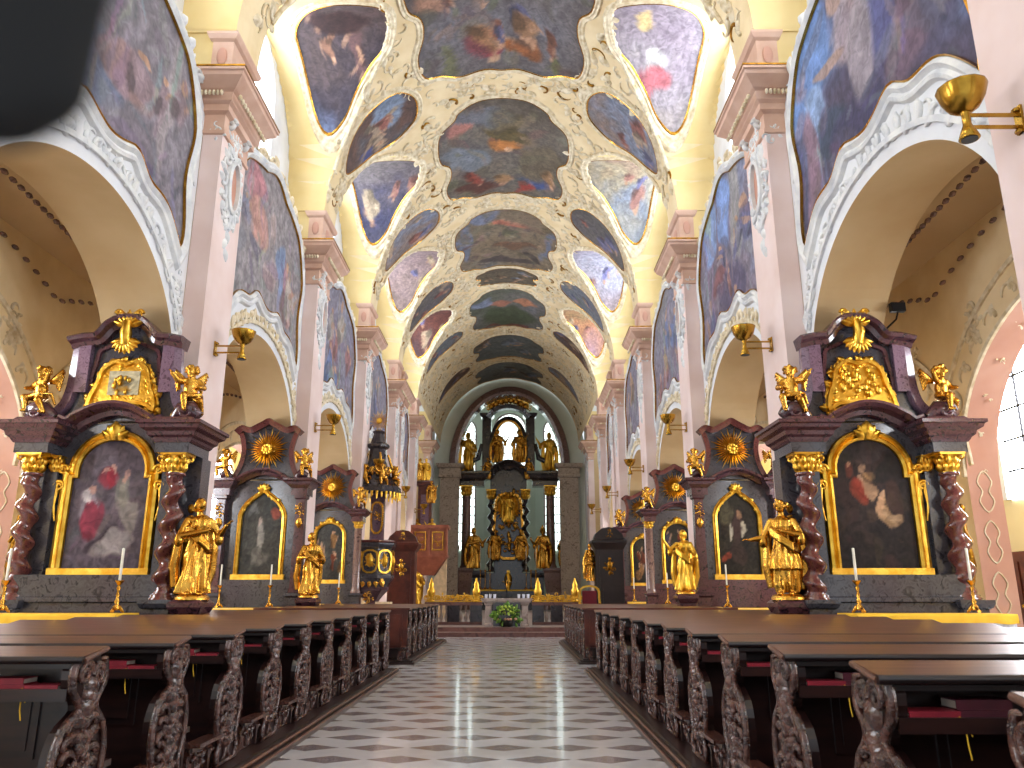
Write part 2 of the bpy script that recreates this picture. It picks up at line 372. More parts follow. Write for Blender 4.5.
# ---- nave vault: barrel with window cells, found by marching out from the axis
def vault():
    nth = 150; ths = np.radians(np.linspace(1.5, 178.5, nth)); ys = list(np.arange(-2.1, YE, .16))
    for c in BC[:6]: ys += [c - BA + .002, c - BA - .002, c + BA - .002, c + BA + .002]
    ys = np.array(sorted(ys)); rho = np.full((len(ys), nth), R); tg = np.zeros((len(ys), nth), int)
    for c in BC[:6]:
        for i in np.where(abs(ys - c) < BA)[0]:
            dy = ys[i] - c; q = math.sqrt(max(0, 1 - (dy / BA) ** 2))
            for j in range(nth):
                ct, st = math.cos(ths[j]), math.sin(ths[j]); act = abs(ct)
                # z = ZS + r*st = 15.2 + (3.4 + (7.3 - r*act)*.1)*q
                r = (15.2 - ZS + (3.4 + .73) * q) / (st + .1 * act * q)
                rw = XW / max(act, 1e-6)
                if r > R:
                    if r > rw: rho[i, j] = rw; tg[i, j] = 2
                    else: rho[i, j] = r; tg[i, j] = 1
    V = []; 
    for i, y in enumerate(ys):
        for j, t in enumerate(ths): V.append((rho[i, j] * math.cos(t), y, ZS + rho[i, j] * math.sin(t)))
    F = []; MI = []
    for i in range(len(ys) - 1):
        for j in range(nth - 1):
            q = [tg[i, j], tg[i + 1, j], tg[i + 1, j + 1], tg[i, j + 1]]
            if min(q) == 2: continue
            F.append((i * nth + j, (i + 1) * nth + j, (i + 1) * nth + j + 1, i * nth + j + 1)); MI.append(1 if max(q) >= 1 and min(q) >= 1 or 2 in q else 0)
    b = MB(); b.v = V; b.f = F; b.mi = MI; b.sm = [True] * len(F)
    o = b.build('ceiling', ['cream', 'cell_yellow']); o.data.set_sharp_from_angle(angle=math.radians(32)); return struct(o)
ceiling = vault(); ceiling['label'] = 'cream barrel vault of the nave with yellow window cells'
def vmap(u, v, d):       # on the barrel: u metres round from the crown (+ right), v along the nave
    t = PI / 2 - u / R; r = R - d; return (r * math.cos(t), v, ZS + r * math.sin(t))
def cellmap(side, c):
    def f(x, dy, d):
        e = .02; z = cellz(x, dy); zx = (cellz(x + e, dy) - cellz(x - e, dy)) / (2 * e); zy = (cellz(x, dy + e) - cellz(x, dy - e)) / (2 * e)
        n = Vector((-zx, -zy, 1)).normalized(); return (side * (x - n.x * d), c + dy - n.y * d, z - n.z * d)
    return f
HS, SH = 3.45, .15
def archz(dy, hs=HS, sp=5.3, ri=3.12, p=2.05): return sp + ri * max(0, 1 - abs((dy - SH) / hs) ** p) ** (1 / p)
def topz(dy): return 11.4 + 2.1 * math.sqrt(max(0, 1 - (dy / 3.75) ** 2)) + (.25 * math.cos(dy * 1.7) if abs(dy) < .92 else 0)
def wallmap(side, X=AX):
    return lambda u, v, d: (side * (X - d), u, v)
SIDE = {-1: 'left', 1: 'right'}
# ---- arcade walls, one object per side, with arches and the clerestory set back behind
for s in (-1, 1):
    b = MB()
    for k in range(7):
        c = BC[k]; full = k <= 4 or k == 5
        if k == 6:   # last short stretch, solid
            b.box(min(s * AX, s * XB), max(s * AX, s * XB), 60.6, YE, 0, 19.5, 0); continue
        dys = np.linspace(-BA, BA, 49)
        dys = np.sort(np.append(dys, [SH + v_ for v_ in (-HS, -HS + .001, -HS + .02, -HS + .06, HS - .06, HS - .02, HS - .001, HS)]))
        bot = [archz(d) if abs(d - SH) < HS else 0 for d in dys]; top = [topz(d) for d in dys]
        P = [[(s * AX, c + d, z0 + (z1 - z0) * t) for t in np.linspace(0, 1, 8)] for d, z0, z1 in zip(dys, bot, top)]
        b.grid(P, mi=0, smooth=False, flip=(s > 0))
        b.grid([[(s * AX, c + d, z), (s * XW, c + d, z)] for d, z in zip(dys, top)], mi=0, smooth=False)
        b.grid([[(s * AX, c + d, z), (s * XB, c + d, z)] for d, z in zip(dys, bot) if abs(d - SH) <= HS + .0001], mi=1, smooth=False)
        # aisle side of the same wall
        P = [[(s * XB, c + d, z0 + (9.2 - z0) * t) for t in (0, 1)] for d, z0 in zip(dys, bot)]; b.grid(P, mi=1, smooth=False)
        # clerestory wall with its window opening
        wy, wz0, wz1 = 1.55, 12.6, 16.9
        zt = 19.2
        x = s * XW
        b.add([(x, c - BA, 9), (x, c - wy, 9), (x, c - wy, zt), (x, c - BA, zt)], [(0, 1, 2, 3)], 2, False)
        b.add([(x, c + BA, 9), (x, c + wy, 9), (x, c + wy, zt), (x, c + BA, zt)], [(0, 1, 2, 3)], 2, False)
        b.add([(x, c - wy, 9), (x, c + wy, 9), (x, c + wy, wz0), (x, c - wy, wz0)], [(0, 1, 2, 3)], 2, False)
        A = np.linspace(0, PI, 17); arc = [(c - wy * math.cos(a), wz1 + wy * math.sin(a)) for a in A]
        b.grid([[(x, y, z), (x, y, zt)] for y, z in arc], mi=2, smooth=False)
        rv = [(c - wy, wz0)] + arc + [(c + wy, wz0)]
        b.grid([[(x, y, z), (s * (XW + .55), c + (y - c) * .86, z - (.15 if z > wz1 else 0))] for y, z in rv], mi=2)
        b.grid([[(x, y, wz0), (s * (XW + .55), y, wz0 + .3)] for y in (c - wy, c + wy)], mi=2)
    # pier cores between the bays
    for k in range(8):
        y0 = PN[k]; w = PW if k < 7 else PW
        b.box(min(s * AX, s * XB), max(s * AX, s * XB), y0, y0 + w, 0, 12.0, 1)
        b.box(min(s * 6.2, s * XW), max(s * 6.2, s * XW), y0 + .05, y0 + w - .05, 12.0, 14.25, 3); b.box(min(s * 6.02, s * XW), max(s * 6.02, s * XW), y0, y0 + w, 14.2, 15.3, 3)
    o = struct(b.build('wall_' + SIDE[s], ['wall_white', 'tan_plaster', 'wall_white', 'cell_yellow']))
    o['label'] = SIDE[s] + ' nave wall with round arcade arches'
# windows of the clerestory
wn = 0
for s in (-1, 1):
    for k in range(6):
        c = BC[k]; wn += 1; x = s * (XW + .5); b = MB(); wy = 1.36; A = np.linspace(0, PI, 15)
        o_ = [(c - wy, 12.8)] + [(c - wy * math.cos(a), 16.8 + wy * math.sin(a)) for a in A] + [(c + wy, 12.8)]
        b.add([(x, y, z) for y, z in o_], [tuple(range(len(o_)))], 0, False); gl = b.build('window_%d' % wn, 'window_glass'); struct(gl)
        f = MB()
        for y in (c - .45, c + .45): f.box(x - .04 - .02 * s, x + .04 - .02 * s, y - .02, y + .02, 12.8, 18.0)
        for z in np.arange(13.4, 18, .75):
            h = wy if z < 16.8 else math.sqrt(max(0, wy ** 2 - (z - 16.8) ** 2)); f.box(x - .04 - .02 * s, x + .04 - .02 * s, c - h, c + h, z - .02, z + .02)
        fo = f.build('window_bars', 'iron', gl)
# ---- pilasters: shaft, capital with rocaille cartouche, entablature, pedestal block
rng = random.Random(5)
def pilaster(s, y0, w, label, n, detail=True):
    t = thing('pilaster', label, 'pilaster', (s * 6.275, y0 + w / 2, 0), 0 if s < 0 else PI, 'pink pilasters along the nave')
    # local: +x points into the nave for s<0; build with x inward positive, y half width
    hx, hy = .22, w / 2
    b = MB(); b.sqlathe([(.12, 0), (.12, .35), (.06, .5), (0, .6), (0, 11.5)], ax=hx, ay=hy - .0, c=(0, 0, 0)); b.build('shaft', 'pink_plaster', t)
    b = MB(); b.sqlathe([(0, 11.5), (.05, 11.52), (.05, 11.6), (.02, 11.62), (.02, 12.0)], ax=hx, ay=hy); b.build('necking', 'rose_stone', t)
    b = MB(); pr = [(.02, 12.0), (.12, 12.05), (.12, 12.2), (.2, 12.26), (.22, 12.45), (.3, 12.5), (.42, 12.62), (.5, 12.7), (.52, 12.78), (.56, 12.8), (.56, 12.86), (.1, 12.92), (.02, 12.95)]
    b.sqlathe(pr, ax=hx, ay=hy); b.build('cornice', 'rose_stone', t)
    b = MB(); b.sqlathe([(.54, 12.86), (.57, 12.87), (.57, 12.91), (.54, 12.92)], ax=hx, ay=hy); b.build('gilded_fillet', 'old_gold', t)
    b = MB()
    for i in range(12):
        b.ell((-.02 + .37 + .22 * 0 + hx, -hy - .1 + i * (2 * hy + .2) / 11, 12.38), (.05, .06, .07), 6, 4)
    b.build('egg_moulding', 'cream_stucco', t); b = MB()
    for i in range(6): b.ell((-hx + i * 2 * hx / 5, (-hy - .3) * (1 if s < 0 else -1), 12.38), (.04, .05, .07), 6, 4)
    b.build('egg_moulding', 'cream_stucco', t)
    b = MB(); b.sqlathe([(-.0, 12.95), (.06, 13.0), (.06, 13.1), (.0, 13.15), (.0, 13.95), (.07, 14.0), (.12, 14.1), (.12, 14.16), (0, 14.2)], ax=hx + .02, ay=hy - .02)
    pb = b.build('pedestal_block', 'rose_stone', t)
    b = MB()
    b.ell((hx + .02, 0, 13.55), (.02, .32, .26), 14, 8); b.ell((-.0, -hy * (1 if s < 0 else -1), 13.55), (.12, .03, .24), 12, 8); b.build('red_disc', 'salmon_plaster', pb)
    # rocaille cartouche on the nave face
    m = lambda u, v, d: (hx + d, u, v); b = MB(); rg = random.Random(n)
    A = np.linspace(0, 2 * PI, 25)[:-1]; cz = 10.6
    b.sweep([(.3 * math.cos(a), cz + .62 * math.sin(a)) for a in A], [(-.05, 0), (-.04, .1), (.05, .12), (.06, 0)], m, closed=True)
    for a in np.linspace(0, 2 * PI, 19)[:-1]:
        cscroll(b, m, .46 * math.cos(a), cz + .85 * math.sin(a), .3, a + .4, rg.choice((-1, 1)), .035); leaf(b, m, .42 * math.cos(a), cz + .8 * math.sin(a), .3, a + rg.uniform(-.5, .5), mi=0)
    for i in range(3 if detail else 1): rocaille(b, m, rg.uniform(-.25, .25), 11.55 + .12 * i, .42, rg, 6)
    for i in range(4): leaf(b, m, 0, cz - .85 - i * .22, .3, -PI / 2 + (.4 if i % 2 else -.4))
    m2 = lambda u, v, d: (u, (-hy - d) * (1 if s < 0 else -1), v)
    rocaille(b, m2, .1, 11.6, .3, rg, 5)
    m3 = lambda u, v, d: (u, (-hy - d) * (1 if s < 0 else -1), v)
    volute(b, m3, .1, 12.15, .14, 1, .04)
    # corbel volutes under the cornice
    for y in (-hy * .6, hy * .6):
        b.tube([(hx + .05 + .12 * math.cos(a) * (1 - a / 12), y, 11.95 + .15 * math.sin(a) * (1 - a / 12)) for a in np.linspace(0, 9, 16)], .06, 6)
    b.build('rocaille_cartouche', 'white_stucco', t)
    b = MB(); A = np.linspace(0, 2 * PI, 21)[:-1]; b.add([(hx + .03, .26 * math.cos(a), cz + .56 * math.sin(a)) for a in A], [tuple(range(20))]); b.build('cartouche_field', 'salmon_plaster', t)
    return t
n = 0
pil_where = ['nearest to the camera', 'behind the big side altar', 'second along the nave', 'third along the nave', 'fourth along the nave, first of a close pair', 'fifth along the nave', 'last before the chancel arch']
for s in (-1, 1):
    for k in range(1, 8):
        n += 1
        pilaster(s, PN[k], PW, 'tall pink pilaster on the %s side, %s' % (SIDE[s], pil_where[min(k - 1, 6)]), n, k < 4)
    n += 1
    pilaster(s, 43.9, 1.1, 'slimmer pink pilaster on the %s side, second of the close pair' % SIDE[s], n, False)
# ---- wall frescoes above the arches
WP = {
 (1, 1): ([(70, 62, 84), (88, 78, 104), (96, 96, 130), (120, 140, 190), (150, 172, 214)], 11),
 (-1, 1): ([(120, 110, 122), (140, 132, 146), (150, 144, 156), (134, 128, 140), (160, 152, 160)], 12),
 (1, 2): ([(104, 92, 110), (124, 108, 126), (140, 130, 150), (150, 166, 206), (160, 160, 160)], 13),
 (-1, 2): ([(130, 126, 140), (160, 150, 160), (172, 166, 172), (158, 150, 156), (150, 150, 140)], 14),
}
def wall_fresco(s, k):
    c = BC[k]; pal, seed = WP.get((s, k), ([(120, 110, 128), (140, 132, 150), (150, 148, 170), (150, 150, 150)], 20 + k * 3 + s))
    w = ['above the nearest arch', 'above the second arch', 'above the third arch', 'above the fourth arch', 'above the fifth arch'][k - 1] if k <= 5 else 'at the far end'
    t = thing('wall_fresco', '%s fresco in white stucco frame, %s wall, %s' % ('blue and violet' if s > 0 else 'pale lilac', SIDE[s], w), 'fresco', (s * AX, c, 8.5), 0, 'frescoes above the arcade')
    t.location = (0, 0, 0)
    cv = Canvas(seed, pal, 200, .45)
    rg = np.random.default_rng(seed)
    if (s, k) == (1, 1):   # u runs away from the camera: sky far side, figures in the middle
        cv.blob(.83, .72, .16, .22, (120, 156, 220)); cv.blob(.8, .5, .1, .13, (150, 176, 220)); cv.blob(.72, .38, .12, .1, (64, 76, 100)); cv.blob(.5, .3, .22, .14, (70, 66, 104)); cv.blob(.42, .78, .13, .14, (160, 104, 104)); cv.blob(.55, .7, .09, .14, (176, 160, 172))
        cv.blob(.5, .55, .07, .18, (168, 158, 170), .1); cv.blob(.35, .55, .1, .22, (92, 96, 150)); cv.blob(.2, .6, .1, .3, (96, 76, 82), .3); cv.blob(.9, .3, .06, .25, (150, 120, 140)); cv.blob(.6, .86, .07, .06, (190, 160, 150)); cv.blob(.3, .35, .1, .2, (110, 90, 110), .5); cv.blob(.68, .64, .1, .03, (190, 160, 150), .2)
    elif (s, k) == (1, 2):
        cv.blob(.5, .8, .1, .2, (130, 160, 220)); cv.blob(.75, .78, .12, .16, (140, 168, 220)); cv.blob(.3, .7, .1, .3, (160, 158, 160)); cv.blob(.6, .45, .14, .1, (130, 84, 90)); cv.blob(.45, .35, .2, .15, (96, 88, 120)); cv.figures(6, [(150, 110, 110), (170, 150, 160), (100, 100, 140)], .2, .6, .08)
    elif (s, k) == (-1, 2):
        cv.blob(.25, .78, .12, .1, (190, 130, 140)); cv.blob(.3, .6, .12, .1, (200, 150, 140)); cv.blob(.65, .5, .05, .2, (130, 150, 190)); cv.blob(.85, .45, .04, .16, (120, 140, 180)); cv.blob(.5, .6, .06, .2, (190, 170, 170)); cv.figures(6, [(180, 140, 140), (150, 150, 180), (190, 180, 170)], .25, .6, .08)
    elif (s, k) == (-1, 1):
        cv.blob(.4, .42, .2, .12, (120, 130, 160)); cv.blob(.55, .5, .14, .08, (160, 130, 130)); cv.blob(.8, .55, .05, .3, (170, 160, 166)); cv.blob(.5, .15, .3, .06, (90, 80, 110), .3); cv.figures(4, [(150, 130, 140), (120, 130, 160)], .3, .7, .08)
    else: cv.figures(8, [(160, 110, 110), (110, 130, 180), (180, 170, 160), (170, 140, 110)], .15, .75, .08)
    cv.clutter(60, [78, 72, 92], [178, 170, 182], .05, .8, .04, .45)
    for _ in range(16): cv.blob(rg.uniform(0, 1), rg.uniform(.1, .9), .012, rg.uniform(.08, .2), tuple(rg.uniform(120, 200, 3) * [1, .97, 1.05]), rg.uniform(-.2, .2), .35)
    vb = lambda u: 5.3 + 3.95 * max(.02, 1 - abs((u - c - SH) / 3.76) ** 2.7) ** (1 / 3) + .14 * math.exp(-((abs(u - c) - .95) / .3) ** 2) - .06 * math.cos((u - c) * 4.2)
    vt = lambda u: topz(u - c) - .35 - (.9 * max(0, (abs(u - c) - 2.3)) ** 2)
    us = list(np.linspace(c - 3.12, c + 3.12, 90)); m = wallmap(s)
    painting_grid('painting', us, vb, vt, m, cv, t, nv=110, d=.015, flip=s < 0)
    # frame: outer white moulding with gold edge, wavy
    ed = [(u, vb(u)) for u in us[::2]] + [(us[-1] + .1 * math.sin(q * 9), vb(us[-1]) + (vt(us[-1]) - vb(us[-1])) * q) for q in np.linspace(.08, .92, 14)] + [(u, vt(u)) for u in us[::-2]] + [(us[0] - .1 * math.sin(q * 9), vb(us[0]) + (vt(us[0]) - vb(us[0])) * q) for q in np.linspace(.92, .08, 14)]
    b = MB(); b.sweep(ed, [(.06, 0), (.05, .07), (-.03, .13), (-.1, .06), (-.16, .1), (-.22, .08), (-.26, 0)], m, closed=True)
    b.build('stucco_frame', 'white_stucco', t)
    b = MB(); b.sweep(ed, [(.06, .07), (.085, .09), (.085, .02), (.05, .02)], m, closed=True); b.build('gilded_edge', 'gold', t)
    # rocaille along the arch and the top
    b = MB(); rg2 = random.Random(seed)
    arc = [(c + x_, archz(x_, HS + .28, 5.3, 3.42)) for x_ in [-3.5 * math.cos(a) for a in np.linspace(.0, PI, 34)]]
    b.sweep(arc, [(.05, 0), (.05, .06), (-.05, .06), (-.05, 0)], m)
    for i, (u, v) in enumerate(arc):
        a = math.atan2(v - 5.45, u - c); cscroll(b, m, u, v + .12, .3, a + (.6 if i % 2 else -.6), rg2.choice((-1, 1)), .035)
        if k < 4: leaf(b, m, u, v + .1, .28, a + rg2.uniform(-1.4, 1.4), mi=0)
    for q in (-1, 1):
        rocaille(b, m, c + q * 3.32, 7.75, .26, rg2, 9, aspect=1.6)
        for i in range(4): leaf(b, m, c + q * 3.42, 7.1 - i * .26, .22, -PI / 2 + (.3 if i % 2 else -.3), mi=0)
        for i in range(7): cscroll(b, m, c + q * 3.34, 8.6 + i * .5, .26, PI / 2 * 0 + rg2.uniform(-.3, .3), q, .025)
    for i in range(13):
        dy = -3 + i * .5; cscroll(b, m, c + dy, topz(dy) - .1, .34, PI / 2 + rg2.uniform(-.5, .5), rg2.choice((-1, 1)), .045); leaf(b, m, c + dy, topz(dy) - .1, .4, rg2.uniform(0, 3.1))
    b.build('rocaille_ornament', 'cream_stucco' if k > 1 else 'white_stucco', t)['kind'] = 'stuff'
for s in (-1, 1):
    for k in range(1, 6): wall_fresco(s, k)
# ---- ceiling frescoes
CART = smooth_closed([(0, -1), (.35, -.97), (.62, -.84), (.7, -.72), (.93, -.55), (1, -.25), (.98, .0), (.86, .14), (.86, .34), (.97, .6), (.92, .86), (.72, .92), (.5, 1.0), (.2, .95), (0, .97),
                      (-.2, .95), (-.5, 1.0), (-.72, .92), (-.92, .86), (-.97, .6), (-.86, .34), (-.86, .14), (-.98, 0), (-1, -.25), (-.93, -.55), (-.7, -.72), (-.62, -.84), (-.35, -.97)], 4)
FR = [(-.03, 0), (.0, .05), (.07, .09), (.12, .04), (.2, .07), (.25, 0)]
def fresco(label, out, mapf, cv, group, flip=False, orn=True, seed=0, fr=None, rings=26, gold=True):
    t = thing('ceiling_fresco', label, 'fresco', (0, 0, 0), 0, group)
    painting_radial('painting', out, mapf, cv, t, rings=rings, d=.03, flip=flip)
    A = np.array(out); area = .5 * np.sum(A[:, 0] * np.roll(A[:, 1], -1) - np.roll(A[:, 0], -1) * A[:, 1])
    p = [(-o if area > 0 else o, d) for o, d in (fr or FR)]
    b = MB(); b.sweep(list(map(tuple, out)), p, mapf, closed=True); b.build('stucco_frame', 'cream_stucco', t)
    if gold:
        b = MB(); q = -1 if area > 0 else 1; b.sweep(list(map(tuple, out)), [(-.03 * q, .05), (-.0, .08), (.03 * q, .06), (.0, .03)], mapf, closed=True); b.build('gilded_edge', 'gold', t)
    return t
BR = [(74, 66, 62), (104, 94, 84), (122, 112, 102), (114, 110, 110), (120, 118, 118)]
CAR = ['nearest, cut by the top of the photo', 'second from the camera', 'third from the camera', 'small one before the chancel', 'fourth large one from the camera', 'fifth large one', 'last and farthest']
for i, (y, hv, hu, pal, seed) in enumerate([(20.7, 3.95, 3.1, [(70, 60, 70), (90, 82, 84), (118, 110, 112), (126, 124, 134), (96, 100, 116)], 31), (29.95, 3.75, 2.85, BR, 32), (38.7, 3.5, 2.8, [(96, 84, 74), (132, 114, 92), (136, 122, 104), (110, 116, 134)], 33),
        (43.6, 1.15, 1.9, [(90, 80, 70), (120, 108, 88)], 34), (49.2, 3.6, 2.6, [(80, 76, 66), (96, 100, 84), (120, 116, 118), (126, 136, 156)], 35), (57.4, 2.8, 2.8, [(90, 86, 80), (110, 116, 120), (120, 128, 134)], 36), (64.1, 2.5, 3.0, [(96, 90, 84), (130, 130, 128), (110, 118, 130)], 37)]):
    cv = Canvas(seed, pal, 180, .35)
    if i == 0:
        cv.blob(.42, .8, .09, .1, (150, 60, 70)); cv.blob(.5, .8, .1, .05, (190, 150, 120)); cv.blob(.62, .84, .1, .07, (150, 90, 50)); cv.blob(.41, .9, .05, .04, (196, 160, 130)); cv.blob(.2, .9, .05, .12, (110, 110, 80)); cv.blob(.85, .92, .04, .1, (110, 110, 70)); cv.blob(.66, .42, .16, .06, (104, 100, 66)); cv.blob(.5, .3, .12, .05, (120, 70, 50)); cv.blob(.12, .5, .1, .08, (160, 120, 100)); cv.figures(5, [(140, 90, 70), (130, 130, 140)], .2, .9, .05)
    if i == 1:
        cv.blob(.52, .38, .14, .1, (170, 110, 60)); cv.blob(.55, .32, .18, .05, (96, 84, 50), .3); cv.blob(.5, .2, .1, .1, (90, 80, 50)); cv.blob(.2, .55, .18, .14, (128, 140, 158), 0, .7); cv.blob(.35, .15, .2, .08, (116, 124, 146), 0, .6); cv.blob(.18, .25, .1, .06, (180, 120, 110)); cv.blob(.72, .82, .14, .06, (70, 90, 150)); cv.blob(.66, .88, .07, .06, (170, 60, 50)); cv.blob(.3, .9, .2, .05, (90, 50, 40)); cv.blob(.8, .6, .2, .2, (110, 98, 80))
    if i == 2:
        cv.blob(.5, .2, .2, .06, (190, 110, 90)); cv.blob(.25, .1, .2, .1, (120, 130, 160)); cv.blob(.1, .5, .08, .3, (110, 120, 146)); cv.blob(.9, .5, .05, .25, (110, 120, 150)); cv.blob(.55, .6, .2, .05, (110, 80, 60)); cv.blob(.5, .85, .3, .06, (70, 60, 60)); cv.blob(.8, .75, .12, .04, (60, 50, 50), .6)
    if i < 3: cv.clutter(70, [62, 54, 50], [170, 150, 132], 0, 1, .045, .5)
    if i == 1: cv.blob(.52, .4, .07, .08, (186, 122, 64)).blob(.53, .34, .14, .03, (92, 84, 56), .3).blob(.52, .47, .03, .03, (210, 170, 140)).figures(4, [(150, 70, 56), (80, 96, 150), (170, 130, 90)], .74, .84, .06)
    if i == 0: cv.figures(4, [(150, 70, 74), (96, 96, 130), (150, 112, 80)], .68, .76, .05, .35, .7)
    if i == 4: cv.blob(.5, .7, .36, .25, (70, 80, 56)); cv.blob(.4, .35, .15, .06, (170, 110, 90)); cv.blob(.7, .3, .15, .06, (180, 120, 90)); cv.blob(.5, .95, .3, .05, (110, 60, 50)); cv.blob(.2, .3, .15, .1, (130, 140, 170))
    if i in (3, 5, 6): cv.figures(6, [(110, 90, 70), (120, 130, 150)], .2, .8, .08)
    out = [(hu * a, y + hv * bb) for a, bb in CART]
    fresco('large cartouche fresco on the vault crown, ' + CAR[i], out, vmap, cv, 'frescoes along the crown of the vault')
PAS = [[(120, 110, 116), (140, 150, 176), (150, 128, 120), (120, 140, 170)], [(80, 76, 82), (110, 104, 104), (100, 96, 110)], [(110, 120, 110), (128, 134, 150), (120, 112, 112)], [(74, 62, 66), (110, 80, 70), (96, 110, 130)]]
EL = smooth_closed([(7.3, .95), (6.7, .2), (5.6, -.2), (4.3, -.15), (3.65, .3), (3.35, 1.1), (3.6, 2.0), (4.6, 2.4), (5.7, 2.0), (6.7, 1.55)], 4)
CELL = smooth_closed([(5.87, -.5), (5.1, -.8), (4.25, -.7), (3.5, -.25), (3.68, 1.0), (4.32, 1.7), (4.9, 2.4), (5.35, 2.95), (5.95, 3.2), (6.35, 2.75), (6.45, 1.4), (6.4, .3)], 4)
CP = {(-1, 1): [(90, 66, 66), (100, 84, 84), (70, 62, 76), (130, 150, 196)], (1, 1): [(150, 140, 150), (176, 160, 176), (190, 180, 190), (200, 186, 170)], (-1, 2): [(150, 142, 136), (120, 112, 120), (60, 64, 110)], (1, 2): [(170, 130, 120), (196, 180, 150), (150, 160, 180), (190, 180, 160)],
      (-1, 3): [(150, 130, 136), (170, 146, 146), (160, 140, 130)], (1, 3): [(170, 160, 180), (200, 200, 220), (180, 150, 150)], (-1, 4): [(90, 50, 50), (120, 70, 60), (90, 90, 120)], (1, 4): [(150, 150, 110), (210, 150, 110), (190, 160, 190)]}
for s in (-1, 1):
    for k in range(2, 8):
        y0 = PN[k]; pal = PAS[(k + (1 if s > 0 else 0)) % 4]; cv = Canvas(50 + 5 * k + s, pal, 120, .3)
        if (s, k) == (-1, 3): cv.blob(.7, .3, .2, .3, (130, 150, 180)); cv.blob(.3, .7, .1, .14, (70, 80, 140)); cv.blob(.5, .5, .4, .06, (170, 146, 120), -.6)
        cv.figures(4, [(150, 90, 80), (110, 110, 150), (170, 150, 130)], .2, .8, .1)
        if k == 2: continue
        sc = 1.0 if k < 6 else .85
        out = [(s * u, y0 + (v - 1.5) * sc + 1.5) for u, v in EL]
        fresco('slanting oblong fresco on the %s flank of the vault above pilaster %s' % (SIDE[s], ['', '', 'behind the big altar', 'two', 'three', 'at the double pair', 'five', 'six'][k].replace('two', 'of the second altar').replace('three', 'of the third altar').replace('five', 'beyond the pair').replace('six', 'before the arch')), out, vmap, cv, 'oblong frescoes on the vault flanks', flip=False)
    for k in range(1, 6):
        cv = Canvas(90 + 5 * k + s, CP.get((s, k - 1 + 0), PAS[(k + s) % 4]), 130, .55)
        if (s, k) == (-1, 2): cv.figures(5, [(150, 110, 90), (120, 90, 90)], .1, .6, .1); cv.blob(.5, .2, .3, .14, (60, 40, 40))
        if (s, k) == (1, 2): cv.blob(.5, .55, .12, .12, (224, 220, 220)); cv.blob(.5, .72, .2, .1, (200, 110, 120)); cv.blob(.35, .2, .1, .1, (230, 200, 140))
        c = BC[k]
        fresco('pear-shaped fresco in the %s window cell, %s bay from the camera' % (SIDE[s], ORD[k - 1]), CELL if True else None, cellmap(s, c), Canvas(90 + 5 * k + s, CP.get((s, k - 1), PAS[(k + s) % 4]), 130, .55).figures(3, [(170, 120, 110), (120, 120, 170), (200, 180, 150)], .3, .8, .1) if k not in (2,) else cv, 'frescoes in the window cells')
# ---- stucco scrollwork on the vault (children of the ceiling)
def sc_ok(u, v):
    th = PI / 2 - abs(u) / R; x = R * math.cos(th); z = ZS + R * math.sin(th)
    for c in BC[:6]:
        if abs(v - c) < BA and cellz(x, v - c) > z: return False
    for (y, hv, hu) in ((20.7, 3.95, 3.1), (29.95, 3.75, 2.85), (38.7, 3.5, 2.8), (43.6, 1.15, 1.9), (49.2, 3.6, 2.6), (57.4, 2.8, 2.8), (64.1, 2.5, 3.0)):
        if (abs(u) / hu) ** 4 + (abs(v - y) / hv) ** 4 < 1.25: return False
    for k in range(3, 8):
        if ((abs(u) - 5.3) / 2.3) ** 2 + ((v - PN[k] - 1.5 - (abs(u) - 5.3) * -.1) / 1.75) ** 2 < 1: return False
    return True
rg = random.Random(3); b = MB(); g = MB(); k = 0
while k < 2400:
    u = rg.uniform(-8.6, 8.6); v = rg.uniform(16, 66)
    if not sc_ok(u, v): k += .2; continue
    k += 1
    t = g if rg.random() < .12 else b
    cscroll(t, vmap, u, v, rg.uniform(.16, .5), rg.uniform(0, 6.28), rg.choice((-1, 1)), rg.uniform(.02, .042)); 
    if rg.random() < .6: leaf(b, vmap, u + rg.uniform(-.2, .2), v + rg.uniform(-.2, .2), rg.uniform(.25, .5), rg.uniform(0, 6.28))
# groin ridges
for c in BC[1:6]:
    for s in (-1, 1):
        pts = []
        for dy in np.linspace(-3.58, 3.58, 60):
            x = 6.0
            for _ in range(40):
                z = cellz(x, dy); x2 = math.sqrt(max(R * R - (z - ZS) ** 2, 0)) if z - ZS < R else 0; x = .5 * x + .5 * x2
            z = ZS + math.sqrt(max(0, R * R - x * x)); pts.append((s * (x - .02), c + dy, z - .02))
        b.tube(pts, .07, 6)
        for i in range(2, 58, 3): b.ell(pts[i], (.1, .1, .1), 6, 4)
b.build('stucco_scrollwork', 'cream_stucco', ceiling)['kind'] = 'stuff'; g.build('gilded_scrollwork', 'old_gold', ceiling)['kind'] = 'stuff'
